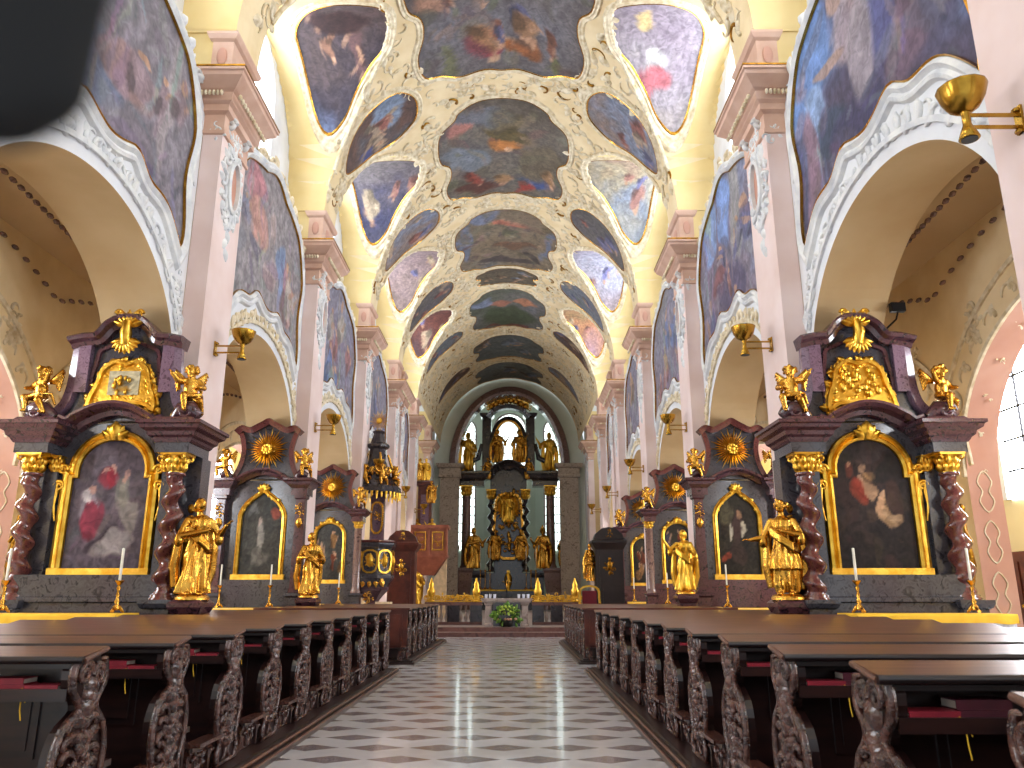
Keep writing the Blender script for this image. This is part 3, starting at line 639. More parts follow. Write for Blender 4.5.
# ---- side aisles: a narrow tan vault, an outer arcade in salmon plaster and the chapels behind it
OA, OB, OW = 9.65, 10.3, 13.5
for s in (-1, 1):
    b = MB(); SX = lambda a, c_: (min(s * a, s * c_), max(s * a, s * c_))
    b.grid([[(s * x, y, 8.55 + .5 * math.sin((x - 7.9) / 2.0 * PI)) for x in np.linspace(7.9, 9.9, 12)] for y in (-2.5, 20, 40, 60)], mi=0)
    b.box(*SX(7.9, OW + .3), -2.5, 60, 9.15, 9.3, 1)
    hs, sp, ri = 4.1, 3.9, 3.1
    for k in range(7):
        c = BC[k] if k < 6 else 55.9
        dys = np.sort(np.append(np.linspace(-4.375, 4.375, 41), [-hs, -hs + .001, hs - .001, hs])); bt = [sp + ri * math.sqrt(max(0, 1 - (d / hs) ** 2)) if abs(d) < hs else 0 for d in dys]
        b.grid([[(s * OA, c + d, z0 + (9.2 - z0) * t) for t in (0, .5, 1)] for d, z0 in zip(dys, bt)], mi=3, smooth=False)
        ins = [(c - hs, 0)] + [(c + d, z) for d, z in zip(dys, bt) if abs(d) < hs] + [(c + hs, 0)]
        b.grid([[(s * OA, y, z), (s * OB, y, z)] for y, z in ins], mi=2)
        b.grid([[(s * OB, c + d, z0 + (9.2 - z0) * t) for t in (0, 1)] for d, z0 in zip(dys, bt)], mi=1, smooth=False)
    b.box(*SX(OW, OW + .3), -2.5, 60, 0, 9.3, 1); b.box(*SX(7.9, OW), 59.7, 60, 0, 9.3, 1)
    o = struct(b.build('wall_%s_aisle' % SIDE[s], ['tan_plaster', 'pale_yellow_wall', 'salmon_plaster', 'cream'])); o['label'] = '%s side aisle with its outer arcade and chapel wall' % SIDE[s]
    b = MB(); d_ = MB(); wm = wallmap(s, OA); rg = random.Random(8)
    for k in range(1, 5):
        c = BC[k]
        arc = [(c + hs * math.cos(a), sp + ri * math.sin(a)) for a in np.linspace(0, PI, 40)]
        b.sweep(arc, [(0, 0), (0, .06), (-.06, .08), (-.1, .02), (-.1, 0)], wm); b.sweep([(u, v) for u, v in [(c + (hs + .75) * math.cos(a), sp + (ri + .75) * math.sin(a)) for a in np.linspace(0.05, PI - .05, 40)]], [(0, 0), (0, .05), (-.1, .05), (-.1, 0)], wm)
        for a in np.linspace(.12, PI - .12, 18): u, v = c + (hs + .38) * math.cos(a), sp + (ri + .38) * math.sin(a); cscroll(b, wm, u, v, .32, a, rg.choice((-1, 1)), .03); leaf(b, wm, u, v, .25, a + 1)
        rocaille(b, wm, c, sp + ri + .7, .6, rg, 14); 
        for q in (-1, 1): rocaille(b, wm, c + q * 3.1, 6.8, .45, rg, 10)
        # jamb panels with raised tracery
        jm = lambda u, v, d: (s * u, c + hs - d, v)
        for z in (1.6, 2.6, 3.6): b.sweep(smooth_closed([(9.97, z - .42), (10.12, z - .2), (10.04, z), (10.12, z + .2), (9.97, z + .42), (9.82, z + .2), (9.9, z), (9.82, z - .2)], 3), [(-.008, 0), (-.008, .02), (.016, .02), (.016, 0)], jm, closed=True)
        for a in np.linspace(0.05, 1.5, 7): 
            y, z = c + hs * math.cos(a), sp + ri * math.sin(a); rocaille(b, lambda u, v, d: (s * (9.97 + u), y - d * math.cos(a), z - d * math.sin(a) + v), 0, 0, .16, rg, 3)
        # dark beaded rib where the vault meets the wall
        for a in np.linspace(.25, PI - .25, 44):
            y, z = c + 7 * math.cos(a), 4.9 + 3.75 * math.sin(a)
            if z < 8.6 and abs(y - c) < 4.3: d_.ell((s * (OA - .04), y, z), (.05, .11, .05), 6, 4)
            if abs(math.cos(a) * 4.2) < 4.1: d_.ell((s * 8.6, c + 4.2 * math.cos(a), 8.85 - .35 * abs(math.cos(a)) + .05), (.06, .1, .05), 6, 4)
    b.build('stucco_border', 'cream_stucco', o); d_.build('beaded_rib', 'brown_marble', o)
    b = MB()
    for k in range(0, 6):
        wn += 1; c = BC[k] - 1.3; x = s * (OW - .03); b = MB(); wy = 1.4; A = np.linspace(0, PI, 13)
        o_ = [(c - wy, 4.0)] + [(c - wy * math.cos(a), 6.9 + wy * math.sin(a)) for a in A] + [(c + wy, 4.0)]
        b.add([(x, y, z) for y, z in o_], [tuple(range(len(o_)))], 0, False); gl = struct(b.build('window_%d' % wn, 'aisle_glass'))
        f = MB()
        for y in (c - .47, c + .47): f.box(x - .05, x + .05, y - .02, y + .02, 4.0, 8.2)
        for z in np.arange(4.7, 8.2, .8): f.box(x - .05, x + .05, c - 1.3, c + 1.3, z - .025, z + .025)
        f.build('window_bars', 'iron', gl); f = MB()
        f.sweep([(y, z) for y, z in o_], [(.02, -.08), (.02, .12), (.24, .16), (.24, -.08)], lambda u, v, d: (s * (OW - d), u, v)); f.build('window_frame', 'wall_white', gl)
b = MB(); b.box(13.3, 13.5, 19.7, 21.1, 0, 2.65, 0); b.box(13.26, 13.3, 19.85, 20.35, .3, 1.2); b.box(13.26, 13.3, 20.45, 20.95, .3, 1.2); b.box(13.26, 13.3, 19.85, 20.35, 1.4, 2.4); b.box(13.26, 13.3, 20.45, 20.95, 1.4, 2.4)
dr = struct(b.build('door_1', 'mahogany')); b = MB(); b.ell((13.22, 20.4, 1.3), (.05, .05, .05), 8, 6); b.build('door_handle', 'brass', dr)
# ---- chancel arch and apse
b = MB()
hw, sp, ri = 4.45, 12.4, 6.2
A = np.linspace(0, PI, 33); o_ = [(-hw, 0)] + [(-hw * math.cos(a), sp + ri * math.sin(a)) for a in A] + [(hw, 0)]
# wall around the arch, ring by ring to the vault outline
outer = [(-6.6, 0)] + [(-6.6 * math.cos(a) , 13 + 8.0 * math.sin(a)) for a in A] + [(6.6, 0)]
b.grid([[(x, YE, z), (X, YE, Z)] for (x, z), (X, Z) in zip(o_, outer)], mi=0, smooth=False); b.grid([[(x, YE, z), (x, YE + 1.2, z)] for x, z in o_], mi=1)
o = struct(b.build('wall_chancel', ['pale_green_wall', 'brown_marble'])); o['label'] = 'chancel arch wall'
b = MB(); b.sweep(o_[1:-1], [(0, 0), (0, .35), (.25, .42), (.7, .3), (.8, 0)], lambda u, v, d: (u, YE - d, v), mi=1)
for s in (-1, 1):
    b.box(min(s * 4.3, s * 5.9), max(s * 4.3, s * 5.9), YE - .45, YE + .3, 0, 11.2)
    b.sqlathe([(0, 11.2), (.15, 11.25), (.15, 11.4), (.1, 11.5), (.12, 12.0), (.3, 12.1), (.4, 12.4), (0, 12.4)], c=(s * 5.1, YE - .1, 0), ax=.8, ay=.4)
o = struct(b.build('trim_2', ['pier_stone', 'brown_marble'])); o['label'] = 'dark red stone chancel arch and its piers'
ap = [(-6.0, YE + 1.2), (-6.0, 72.2), (-2.4, 74.6), (2.4, 74.6), (6.0, 72.2), (6.0, YE + 1.2)]
b = MB()
b.grid([[(x, y, 0), (x, y, 21)] for x, y in ap], mi=0, smooth=False)
b.add([(x, y, 19.4) for x, y in ap] + [(0, 70, 22.5)], [(i, i + 1, 6) for i in range(5)], 0, False)
o = struct(b.build('wall_apse', 'pale_green_wall')); o['label'] = 'pale apse behind the high altar'
for p, q, f0, f1, z0, z1 in ((ap[1], ap[2], .3, .76, 5.5, 17.8), (ap[4], ap[3], .3, .76, 5.5, 17.8), (ap[2], ap[3], .18, .82, 11.5, 18.6)):
    wn += 1; P = lambda f, dd=0.: (p[0] + (q[0] - p[0]) * f, p[1] + (q[1] - p[1]) * f - .12 - dd)
    h = (f1 - f0) / 2; mid = (f0 + f1) / 2; L_ = math.hypot(q[0] - p[0], q[1] - p[1]); pts = [(mid - h, z0)] + [(mid - h * math.cos(a), z1 - h * L_ + h * L_ * math.sin(a)) for a in np.linspace(0, PI, 13)] + [(mid + h, z0)]
    b = MB(); b.add([(*P(f), z) for f, z in pts], [tuple(range(len(pts)))], 0, False); gl = struct(b.build('window_%d' % wn, 'apse_glass'))
    f = MB()
    for ff in (mid - h * .33, mid + h * .33): x, y = P(ff, .05); f.box(x - .03, x + .03, y - .03, y + .03, z0, z1 - .2)
    for z in np.arange(z0 + .8, z1, .8):
        (x0, y0), (x1, y1) = P(mid - h * .98, .05), P(mid + h * .98, .05); 
        if z < z1 - h * L_: f.tube([(x0, y0, z), (x1, y1, z)], .05, 4)
    f.tube([(*P(a_, .05), z_) for a_, z_ in pts], .1, 6); f.build('window_bars', 'step_stone', gl)
# ============================================================ carved figures
def remesh(b, name, vox, extra=None):
    me = bpy.data.meshes.new('tmp'); me.from_pydata(b.v, [], b.f); o = bpy.data.objects.new('tmp', me); COL.objects.link(o)
    m = o.modifiers.new('r', 'REMESH'); m.mode = 'VOXEL'; m.voxel_size = vox; m2 = o.modifiers.new('s', 'SMOOTH'); m2.iterations = 2; m2.factor = .5
    dg = bpy.context.evaluated_depsgraph_get(); ev = o.evaluated_get(dg); m3 = ev.to_mesh()
    nv = len(m3.vertices); co = np.empty(nv * 3); m3.vertices.foreach_get('co', co); V = [tuple(p) for p in co.reshape(-1, 3)]; F = [tuple(p.vertices) for p in m3.polygons]
    ev.to_mesh_clear(); bpy.data.objects.remove(o); bpy.data.meshes.remove(me)
    if extra is not None:
        k = len(V); V += extra.v; F += [tuple(i + k for i in f) for f in extra.f]
    me = bpy.data.meshes.new(name); me.from_pydata(V, [], F); me.polygons.foreach_set('use_smooth', [True] * len(F)); me.update(); return me
def caps(b, p0, r0, p1, r1, n=10):
    p0 = Vector(p0); p1 = Vector(p1); k = 5
    b.tube([p0.lerp(p1, i / k) for i in range(k + 1)], [r0 + (r1 - r0) * i / k for i in range(k + 1)], n); b.ell(p0, (r0,) * 3, n, 6); b.ell(p1, (r1,) * 3, n, 6)
def hand(e, w, d, s, curl=.4, thumb=1):     # w wrist, d unit direction, s hand length
    w = Vector(w); d = Vector(d).normalized(); a = d.cross(Vector((0, 0, 1))); a = a.normalized() if a.length > .1 else Vector((1, 0, 0)); n = a.cross(d)
    rot = Matrix((a, d, n)).transposed(); e.ell(w + d * s * .28, (s * .24, s * .32, s * .12), 8, 6, rot=rot)
    for i, (o, l) in enumerate(((-.18, .4), (-.06, .48), (.06, .46), (.18, .36))):
        q = w + d * s * .5 + a * o * s; e.tube([q, q + d * l * s * .5, q + d * l * s * (.98 - curl * .3) - n * s * curl * .3], [s * .065, s * .058, s * .04], 6)
    q = w + d * s * .2 + a * s * .2 * thumb; e.tube([q, q + a * s * .18 * thumb + d * s * .1, q + a * s * .24 * thumb + d * s * .3], [s * .075, s * .065, s * .045], 6)
def robe(b, prof, folds=9, amp=.12, ph=0, c=(0, 0), tw=1.2, sx=1., sy=.8, n=48):
    P = []
    for r, z in prof:
        row = []
        for k in range(n):
            t = 2 * PI * k / n; f = 1 + amp * (1.1 - z) * math.sin(folds * t + ph + tw * z * 4) + amp * .4 * math.sin((folds + 4) * t - z * 9 + ph)
            row.append((c[0] * (z / .6) + r * sx * f * math.cos(t), c[1] * (z / .6) + r * sy * f * math.sin(t), z))
        P.append(row)
    b.grid(P, False, True, flip=True); b.add(P[0], [tuple(range(n))[::-1]]); b.add(P[-1], [tuple(range(n))])
def head(b, c, s, look=0, tilt=0, beard=False, hair='short', veil=False):
    R3 = Matrix.Rotation(look, 3, 'Z') @ Matrix.Rotation(tilt, 3, 'X'); c = Vector(c)
    P = lambda x, y, z: c + R3 @ Vector((x * s, y * s, z * s))
    b.ell(c, (s * .42, s * .5, s * .58), 14, 10, rot=R3); b.ell(P(0, -.12, -.3), (s * .28, s * .34, s * .26), 10, 8, rot=R3)
    b.tube([P(0, -.47, .1), P(0, -.6, -.08)], [s * .05, s * .09], 6); b.ell(P(0, -.45, -.26), (s * .13, s * .08, s * .04), 8, 5); b.ell(P(0, -.4, -.45), (s * .13, s * .12, s * .1), 8, 5)
    for q in (-1, 1): b.ell(P(q * .16, -.42, .17), (s * .11, s * .07, s * .04), 8, 5); b.ell(P(q * .42, 0, 0), (s * .06, s * .1, s * .14), 6, 5)
    if hair == 'curly':
        rg = random.Random(int(c.x * 99 + 7))
        for k in range(26):
            a = rg.uniform(0, 2 * PI); z = rg.uniform(-.1, .55); r = math.sqrt(max(0, .36 - z * z * .7)); x, y = r * math.cos(a) * .9, r * math.sin(a) + .1
            if y < -.3 and z < .35: continue
            b.ell(P(x, y, z), (s * .15,) * 3, 6, 5)
    else:
        b.ell(P(0, .1, .16), (s * .47, s * .5, s * .5), 12, 8, rot=R3)
        for q in (-1, 1): b.tube([P(q * .38, .05, .2), P(q * .42, .15, -.2), P(q * .3, .28, -.6)], [s * .14, s * .16, s * .1], 7)
    if beard: b.ell(P(0, -.34, -.55), (s * .22, s * .2, s * .3), 8, 6)
    if veil: b.ell(P(0, .14, .08), (s * .55, s * .55, s * .66), 12, 8, rot=R3)
def saint(name, sh, lA, rA, look=0, tilt=0, beard=False, hair='short', short=False, lean=.02, cloak=1, veil=False, folds=9, ph=0, mitre=False):
    # lA / rA: (elbow, wrist, hand direction) for the two arms; faces -y; 1 unit tall
    b = MB(); e = MB()
    if short:
        robe(b, [(.1, .03), (.115, .1), (.12, .2), (.125, .3)], folds, .22, ph); robe(b, [(.155, .27), (.15, .33), (.125, .45), (.1, .55), (.09, .62), (.11, .72), (.105, .78), (.04, .84)], folds + 2, .16, ph + 1)
    else: robe(b, [(.15, .02), (.145, .08), (.125, .2), (.115, .35), (.11, .48), (.095, .58), (.09, .63), (.11, .72), (.105, .78), (.04, .84)], folds, .2, ph, (lean, 0))
    for q in (-1, 1): b.ell((q * .06, -.1, .02), (.035, .08, .022), 8, 5); caps(b, (q * .06, 0, .05), .03, (q * .07, 0, .4), .06)
    if cloak:   # diagonal drapery
        for i in range(3):
            z = .73 - i * .03; b.tube([(-.12, .04, z), (-.1, -.1, z - .04), (0, -.135, z - .12), (.1, -.11, z - .2), (.14, .02, z - .22)], [.02, .024, .026, .026, .02], 7)
        b.tube([(-.13, .02, .76), (-.18, .06, .55), (-.2, .08, .3), (-.17, .08, .08)], [.03, .05, .06, .05], 8); b.tube([(.12, .06, .7), (.17, .1, .5), (.17, .12, .25), (.13, .1, .06)], [.04, .06, .06, .04], 8)
    caps(b, (0, .0, .8), .04, (0, -.005, .89), .03); b.ell((0, 0, .775), (.125, .07, .05), 12, 8)
    head(b, (0, -.015, .94), .125, look, tilt, beard, hair, veil)
    if mitre: b.add([(-.06, -.06, .96), (.06, -.06, .96), (.06, .05, .96), (-.06, .05, .96), (0, -.03, 1.1), (0, .03, 1.1)], [(0, 1, 2, 3), (0, 4, 1), (1, 4, 5, 2), (2, 5, 3), (3, 5, 4, 0)])
    for sg, (el, wr, hd) in ((-1, lA), (1, rA)):
        s0 = (sg * .115, 0, .775); caps(b, s0, .042, el, .036); caps(b, el, .038, wr, .022)
        b.ell((el[0], el[1], el[2] - .04), (.05, .05, .07), 8, 6)
        hand(e, wr, hd, .095, .5, -sg)
    return remesh(b, name, .0085, e)
ST = {}
ST['reaching'] = saint('saint', 1, ((-.2, -.06, .6), (-.32, -.12, .58), (-1, -.35, .1)), ((.19, -.05, .62), (.02, -.16, .66), (-.9, -.2, .3)), look=-.5, short=True, tilt=-.1, hair='curly', folds=10)
ST['praying'] = saint('saint', 1, ((-.19, -.08, .6), (.08, -.2, .66), (1, -.4, .35)), ((.21, -.06, .62), (.26, -.18, .72), (.6, -.3, .7)), look=.5, tilt=.05, beard=False, folds=8, ph=1)
ST['book'] = saint('saint', 1, ((-.2, -.04, .6), (-.08, -.17, .6), (.7, -.5, .1)), ((.2, -.02, .6), (.14, -.18, .56), (-.4, -.8, .2)), look=.3, beard=True, folds=9, ph=2, tilt=.15)
ST['raised'] = saint('saint', 1, ((-.22, -.05, .68), (-.31, -.1, .84), (-.3, -.1, 1)), ((.2, -.05, .6), (.16, -.18, .64), (-.3, -.6, .4)), look=-.3, beard=True, folds=7, ph=3)
ST['bishop'] = saint('saint', 1, ((-.21, -.05, .6), (-.26, -.16, .7), (0, -.3, 1)), ((.2, -.03, .58), (.1, -.18, .6), (-.6, -.5, .3)), look=.2, beard=True, mitre=True, folds=9, ph=4)
def putto_mesh(arm=1, seed=0):
    b = MB(); e = MB()   # seated cherub about 1 unit tall, facing -y
    b.ell((0, 0, .42), (.17, .15, .2), 12, 8); b.ell((0, .0, .58), (.165, .125, .14), 12, 8); b.ell((0, .02, .26), (.18, .16, .13), 12, 8)
    head(b, (.02 * arm, -.03, .82), .27, .35 * arm, .1, hair='curly'); caps(b, (0, 0, .66), .06, (0, -.02, .75), .06)
    for q, kn, ft in ((-1, (-.16, -.26, .2), (-.12, -.22, -.1)), (1, (.2, -.16, .12), (.28, -.04, -.14))):
        caps(b, (q * .09, -.02, .24), .1, kn, .075); caps(b, kn, .085, ft, .055); b.ell((ft[0], ft[1] - .05, ft[2] - .02), (.045, .09, .035), 8, 5)
    el = (.3 * arm, -.08, .58); wr = (.44 * arm, -.14, .72); caps(b, (.15 * arm, 0, .6), .085, el, .07); caps(b, el, .07, wr, .05); hand(e, wr, (arm * .6, -.2, .7), .13, .4, arm)
    el = (-.27 * arm, -.08, .46); wr = (-.16 * arm, -.25, .42); caps(b, (-.15 * arm, 0, .6), .085, el, .07); caps(b, el, .07, wr, .05); hand(e, wr, (arm * .8, -.5, 0), .13, .6, arm)
    b.tube([(-.2, -.1, .3), (0, -.2, .22), (.2, -.14, .28), (.25, .1, .3), (.3, .2, .05)], [.04, .06, .05, .05, .03], 8)
    for q in (-1, 1):
        for i in range(6):
            t = i / 5; e.tube([(q * .08, .12, .6), (q * (.2 + .06 * t), .2, .72 - t * .12), (q * (.34 - .1 * t), .26, .88 - .4 * t), (q * (.38 - .1 * t), .27, .8 - .4 * t)], [.04, .07, .055, .02], 6)
    return remesh(b, 'cherub', .02, e)
PUT = {1: putto_mesh(1), -1: putto_mesh(-1)}
def fig(name, me, m, parent, loc, h, rz=0, tiltv=0):
    me.materials.clear(); me.materials.append(MATS[m]); o = bpy.data.objects.new(name, me); COL.objects.link(o); o.parent = parent; o.location = loc; o.rotation_euler = (tiltv, 0, rz); o.scale = (h, h, h); return o
# ============================================================ altars
def flat(y0=0.): return lambda u, v, d: (u, y0 - d, v)
def archframe(hw, z0, zs, rise, sh=.0, n=20):
    pts = [(-hw, z0), (-hw, zs)]
    if sh: pts += [(-hw + sh, zs), (-hw + sh, zs + sh * .6)]
    a0 = hw - sh
    zz = zs + (sh * .6 if sh else 0)
    pts += [(-a0 * math.cos(a), zz + rise * math.sin(a)) for a in np.linspace(0.0, PI, n)][1:-1]
    if sh: pts += [(hw - sh, zs + sh * .6), (hw - sh, zs)]
    pts += [(hw, zs), (hw, z0)]
    return pts
def gold_capital(parent, x, y, z, h=.35, r=.17, m='bright_gold', n=8, name='capital'):
    b = MB(); b.lathe([(r * .8, 0), (r * .95, .02), (r * .8, .04), (r * .78, h * .4), (r * 1.0, h * .75), (r * 1.25, h * .9), (r * 1.3, h)], (x, y, z), 16)
    b.box(x - r * 1.45, x + r * 1.45, y - r * 1.45, y + r * 1.45, z + h * .9, z + h)
    for k in range(n):
        a = 2 * PI * k / n
        for q, (zz, s) in enumerate(((.05, .5), (.35, .55))):
            aa = a + q * PI / n; m_ = lambda u, v, d: (x + (r * .85 + d + .25 * max(0, v - z - h * zz) ** 1.3) * math.cos(aa + u / r), y + (r * .85 + d + .25 * max(0, v - z - h * zz) ** 1.3) * math.sin(aa + u / r), v)
            leaf(b, m_, 0, z + h * zz, h * s, PI / 2, .4, h=.8)
    for k in range(4):
        a = PI / 4 + k * PI / 2; cx, cy = x + r * 1.5 * math.cos(a), y + r * 1.5 * math.sin(a)
        b.tube([(cx - .07 * math.cos(a) * math.cos(t) * (1 - t / 9), cy - .07 * math.sin(a) * math.cos(t) * (1 - t / 9), z + h * .78 + .07 * math.sin(t) * (1 - t / 9)) for t in np.linspace(0, 7, 12)], .025, 5)
    return b.build(name, m, parent)
def twisted(parent, x, y, z0, z1, r=.165, amp=.055, turns=5, m='red_marble', hand_=1, name='twisted_column'):
    b = MB(); N = 110; P = []
    for i in range(N + 1):
        t = i / N; z = z0 + .1 + (z1 - z0 - .16) * t; a = hand_ * 2 * PI * turns * t; am = amp * min(1, t * 12, (1 - t) * 12); rr = r * (1.08 - .22 * t)
        cx, cy = x + am * math.cos(a), y + am * math.sin(a); P.append([(cx + rr * math.cos(q), cy + rr * math.sin(q), z) for q in np.linspace(0, 2 * PI, 19)[:-1]])
    b.grid(P, False, True, flip=True)
    b.lathe([(r * 1.5, 0), (r * 1.5, .03), (r * 1.3, .05), (r * 1.35, .08), (r * 1.1, .1), (r * 1.1, .13)], (x, y, z0), 20); b.lathe([(r * 1., 0), (r * 1.1, .02), (r * 1.05, .06)], (x, y, z1 - .07), 20)
    return b.build(name, m, parent)
def candlestick(x, y, z, label, h=.55, ch=.5, cat='candlestick', group=None, sc=1.):
    t = thing('candlestick', label, cat, (x, y, z), 0, group)
    b = MB()
    for k in range(3):
        a = 2 * PI * k / 3 - PI / 2; b.tube([(0, 0, .12 * sc), (.05 * math.cos(a), .05 * math.sin(a), .09 * sc), (.1 * math.cos(a) * sc, .1 * math.sin(a) * sc, .02), (.12 * math.cos(a) * sc, .12 * math.sin(a) * sc, .025)], [.035, .03, .022, .03], 7)
    b.lathe([(.05, .04), (.06, .1), (.025, .14), (.045, .18), (.02, .23), (.03, .3 * h / .55), (.018, .36 * h / .55), (.035, .42 * h / .55), (.018, .46 * h / .55), (.05, .5 * h / .55), (.075, h - .01), (.075, h)], n=12)
    b.build('stand', 'gold', t); b = MB(); b.lathe([(.022, h), (.022, h + ch), (.01, h + ch + .01)], n=10); b.build('candle', 'wax', t); return t
SIDEW = {-1: 'left', 1: 'right'}
CORN = [(0, 0), (.03, .02), (.03, .06), (.1, .1), (.13, .18), (.2, .22), (.24, .3), (.3, .33), (.3, .38), (0, .4)]
def altar_a(s):
    X, Y = 7.1 * s, 14.72
    t = thing('side_altar', 'large %s side altar with twisted columns, arched painting and two gilded cherubs' % SIDEW[s], 'altar', (X, Y, 0), 0)
    b = MB(); b.box(-1.7, 1.7, -1.0, .55, 0, .3); b.box(-1.3, 1.3, -.55, .5, .3, 1.93); b.sqlathe([(.0, 1.45), (.05, 1.47), (.05, 1.54), (0, 1.56)], c=(0, -.02, 0), ax=1.3, ay=.53)
    for q in (-1, 1): b.sqlathe([(.06, .3), (.06, .42), (0, .46), (0, 1.34), (.05, 1.37), (.08, 1.44), (.08, 1.5), (0, 1.5)], c=(q * 1.33, -.42, 0), ax=.22, ay=.24)
    b.build('base', 'grey_marble', t)
    b = MB(); b.box(-1.25, 1.25, -.12, .4, 1.93, 4.75)
    for q in (-1, 1): b.box(min(q * .98, q * 1.22), max(q * .98, q * 1.22), -.24, 0, 1.56, 4.1); b.box(min(q * 1.25, q * 1.62), max(q * 1.25, q * 1.62), -.02, .4, 1.5, 4.1)
    b.build('retable', 'grey_marble', t)
    for q in (-1, 1):
        c = twisted(t, q * 1.32, -.42, 1.5, 3.76, hand_=q, turns=4.6); gold_capital(t, q * 1.32, -.42, 3.74, .36, .16); gold_capital(t, q * 1.04, -.2, 3.8, .3, .09, name='small_capital')
        g = MB(); me_m = lambda u, v, d: (q * 1.62 + u, -.05 - d, v)
        g.tube([(q * 1.56, -.12, 1.6), (q * 1.6, -.2, 2.1), (q * 1.54, -.22, 2.6), (q * 1.58, -.18, 3.0)], [.06, .1, .09, .05], 8); g.ell((q * 1.58, -.2, 3.12), (.07, .07, .09), 8, 6); g.tube([(q * 1.54, -.25, 2.9), (q * 1.5, -.35, 2.7), (q * 1.6, -.36, 2.5)], .03, 6)
        g.build('caryatid_herm', 'old_gold', t)
        # entablature block
        e = MB(); e.box(min(q * .98, q * 1.6), max(q * .98, q * 1.6), -.66, .3, 4.1, 4.32, 0); e.build('frieze_block', 'grey_marble', t)
        e = MB(); e.sqlathe([(0, 4.28), (.03, 4.32), (.05, 4.36), (.1, 4.4), (.12, 4.47), (.2, 4.52), (.22, 4.58), (.26, 4.6), (.26, 4.66), (.05, 4.7), (0, 4.76)], c=(q * 1.29, -.2, 0), ax=.33, ay=.48); e.build('cornice_block', 'plum_marble', t)
        # scroll the cherub sits on
        e = MB(); e.tube([(q * (1.15), -.35, 4.8), (q * 1.3, -.4, 4.95), (q * 1.5, -.4, 4.95), (q * 1.62, -.38, 4.82)], [.12, .17, .17, .1], 10); volute(e, flat(-.52), q * 1.42, 4.9, .16, q, .04); e.build('volute', 'plum_marble', t)
        fig('cherub', PUT[-q], 'old_gold' if q < 0 else 'gold', t, (q * 1.42, -.42, 5.0), .82, q * .5)
    # arched moulding over the painting
    b = MB(); arc = smooth_open([(-1.0, 4.72), (-.8, 4.66), (-.62, 4.78), (-.3, 4.93), (0, 4.98), (.3, 4.93), (.62, 4.78), (.8, 4.66), (1.0, 4.72)], 5)
    b.sweep(arc, [(-.12, 0), (-.1, .14), (-.02, .2), (.02, .34), (.08, .42), (.13, .42), (.15, .3), (.15, 0)], flat(-.12)); b.build('arched_cornice', 'plum_marble', t)
    # painting and gilded frame
    hw = .8; pf = archframe(hw, 2.03, 3.78, .66, .1)
    cv = Canvas(400 + s, [(40, 34, 34), (52, 44, 44), (64, 54, 52)] if s > 0 else [(84, 74, 82), (100, 88, 98), (92, 82, 96)], 200, .2)
    if s > 0:
        for a in ((.42, .62, .11, .07, (150, 110, 90)), (.38, .55, .08, .1, (130, 60, 44)), (.5, .7, .09, .05, (170, 130, 90)), (.46, .78, .04, .04, (190, 150, 120)), (.62, .42, .06, .09, (190, 150, 110)), (.68, .4, .12, .05, (150, 120, 90)), (.3, .75, .06, .07, (110, 60, 50)), (.75, .55, .1, .12, (70, 50, 44)), (.2, .5, .1, .2, (60, 46, 44)), (.55, .9, .2, .08, (70, 60, 60)), (.57, .5, .03, .03, (200, 160, 130))): cv.blob(*a[:4], a[4], .2)
    else:
        for a in ((.48, .66, .12, .1, (140, 50, 64)), (.5, .74, .04, .05, (190, 150, 140)), (.3, .36, .14, .12, (120, 48, 64)), (.25, .42, .1, .14, (150, 140, 150)), (.68, .56, .1, .14, (120, 116, 110)), (.75, .4, .08, .12, (140, 132, 128)), (.5, .22, .22, .06, (60, 48, 56)), (.6, .2, .25, .08, (140, 130, 130)), (.4, .85, .1, .12, (120, 110, 124)), (.3, .55, .04, .04, (180, 140, 130)), (.7, .7, .04, .04, (180, 140, 130)), (.85, .5, .05, .2, (90, 80, 86))): cv.blob(*a[:4], a[4], .2)
    cv.clutter(60, [30, 26, 26] if s > 0 else [66, 58, 66], [92, 72, 60] if s > 0 else [134, 122, 130], 0, 1, .04, .4)
    for a in (((.43, .7, .028, .03, (206, 164, 134)), (.4, .6, .07, .1, (140, 58, 44)), (.48, .58, .04, .1, (176, 140, 110)), (.6, .44, .045, .07, (204, 160, 124)), (.6, .53, .026, .026, (206, 164, 130)), (.72, .42, .09, .03, (170, 140, 110)), (.3, .8, .026, .026, (170, 126, 100))) if s > 0 else ((.5, .76, .03, .033, (206, 160, 150)), (.49, .66, .07, .08, (156, 44, 60)), (.42, .7, .04, .02, (196, 150, 140)), (.26, .36, .1, .1, (132, 44, 62)), (.24, .5, .04, .06, (196, 188, 190)), (.31, .56, .026, .028, (190, 144, 130)), (.68, .66, .028, .03, (190, 146, 132)), (.69, .54, .06, .1, (134, 128, 118)), (.6, .2, .18, .06, (156, 148, 150)))): cv.blob(*a[:4], a[4], .25)
    painting_grid('painting', list(np.linspace(-.83, .83, 50)), lambda u: 2.0, lambda u: 3.84 + .68 * math.sqrt(max(0, 1 - (u / .84) ** 2)) if abs(u) < .72 else 3.84 + .3, flat(-.14), cv, t, 'varnished_painting', 80, .0)
    b = MB(); b.sweep(pf, [(-.09, 0), (-.08, .06), (-.03, .09), (0, .05), (.05, .1), (.1, .08), (.12, .0)], flat(-.13)); b.box(-.92, .92, -.24, -.13, 1.9, 2.05)
    for q in (-1, 1):
        volute(b, flat(-.2), q * .93, 3.55, .1, q, .035); volute(b, flat(-.2), q * .9, 3.85, .1, -q, .03); b.tube([(q * .96, -.2, 3.5), (q * .99, -.2, 3.2), (q * .93, -.2, 2.9)], [.04, .03, .015], 6)
    leaf(b, flat(-.26), 0, 4.4, .36, PI / 2, .5)
    for a in (-1.1, -.6, .6, 1.1): leaf(b, flat(-.24), 0, 4.45, .28, PI / 2 + a, .4)
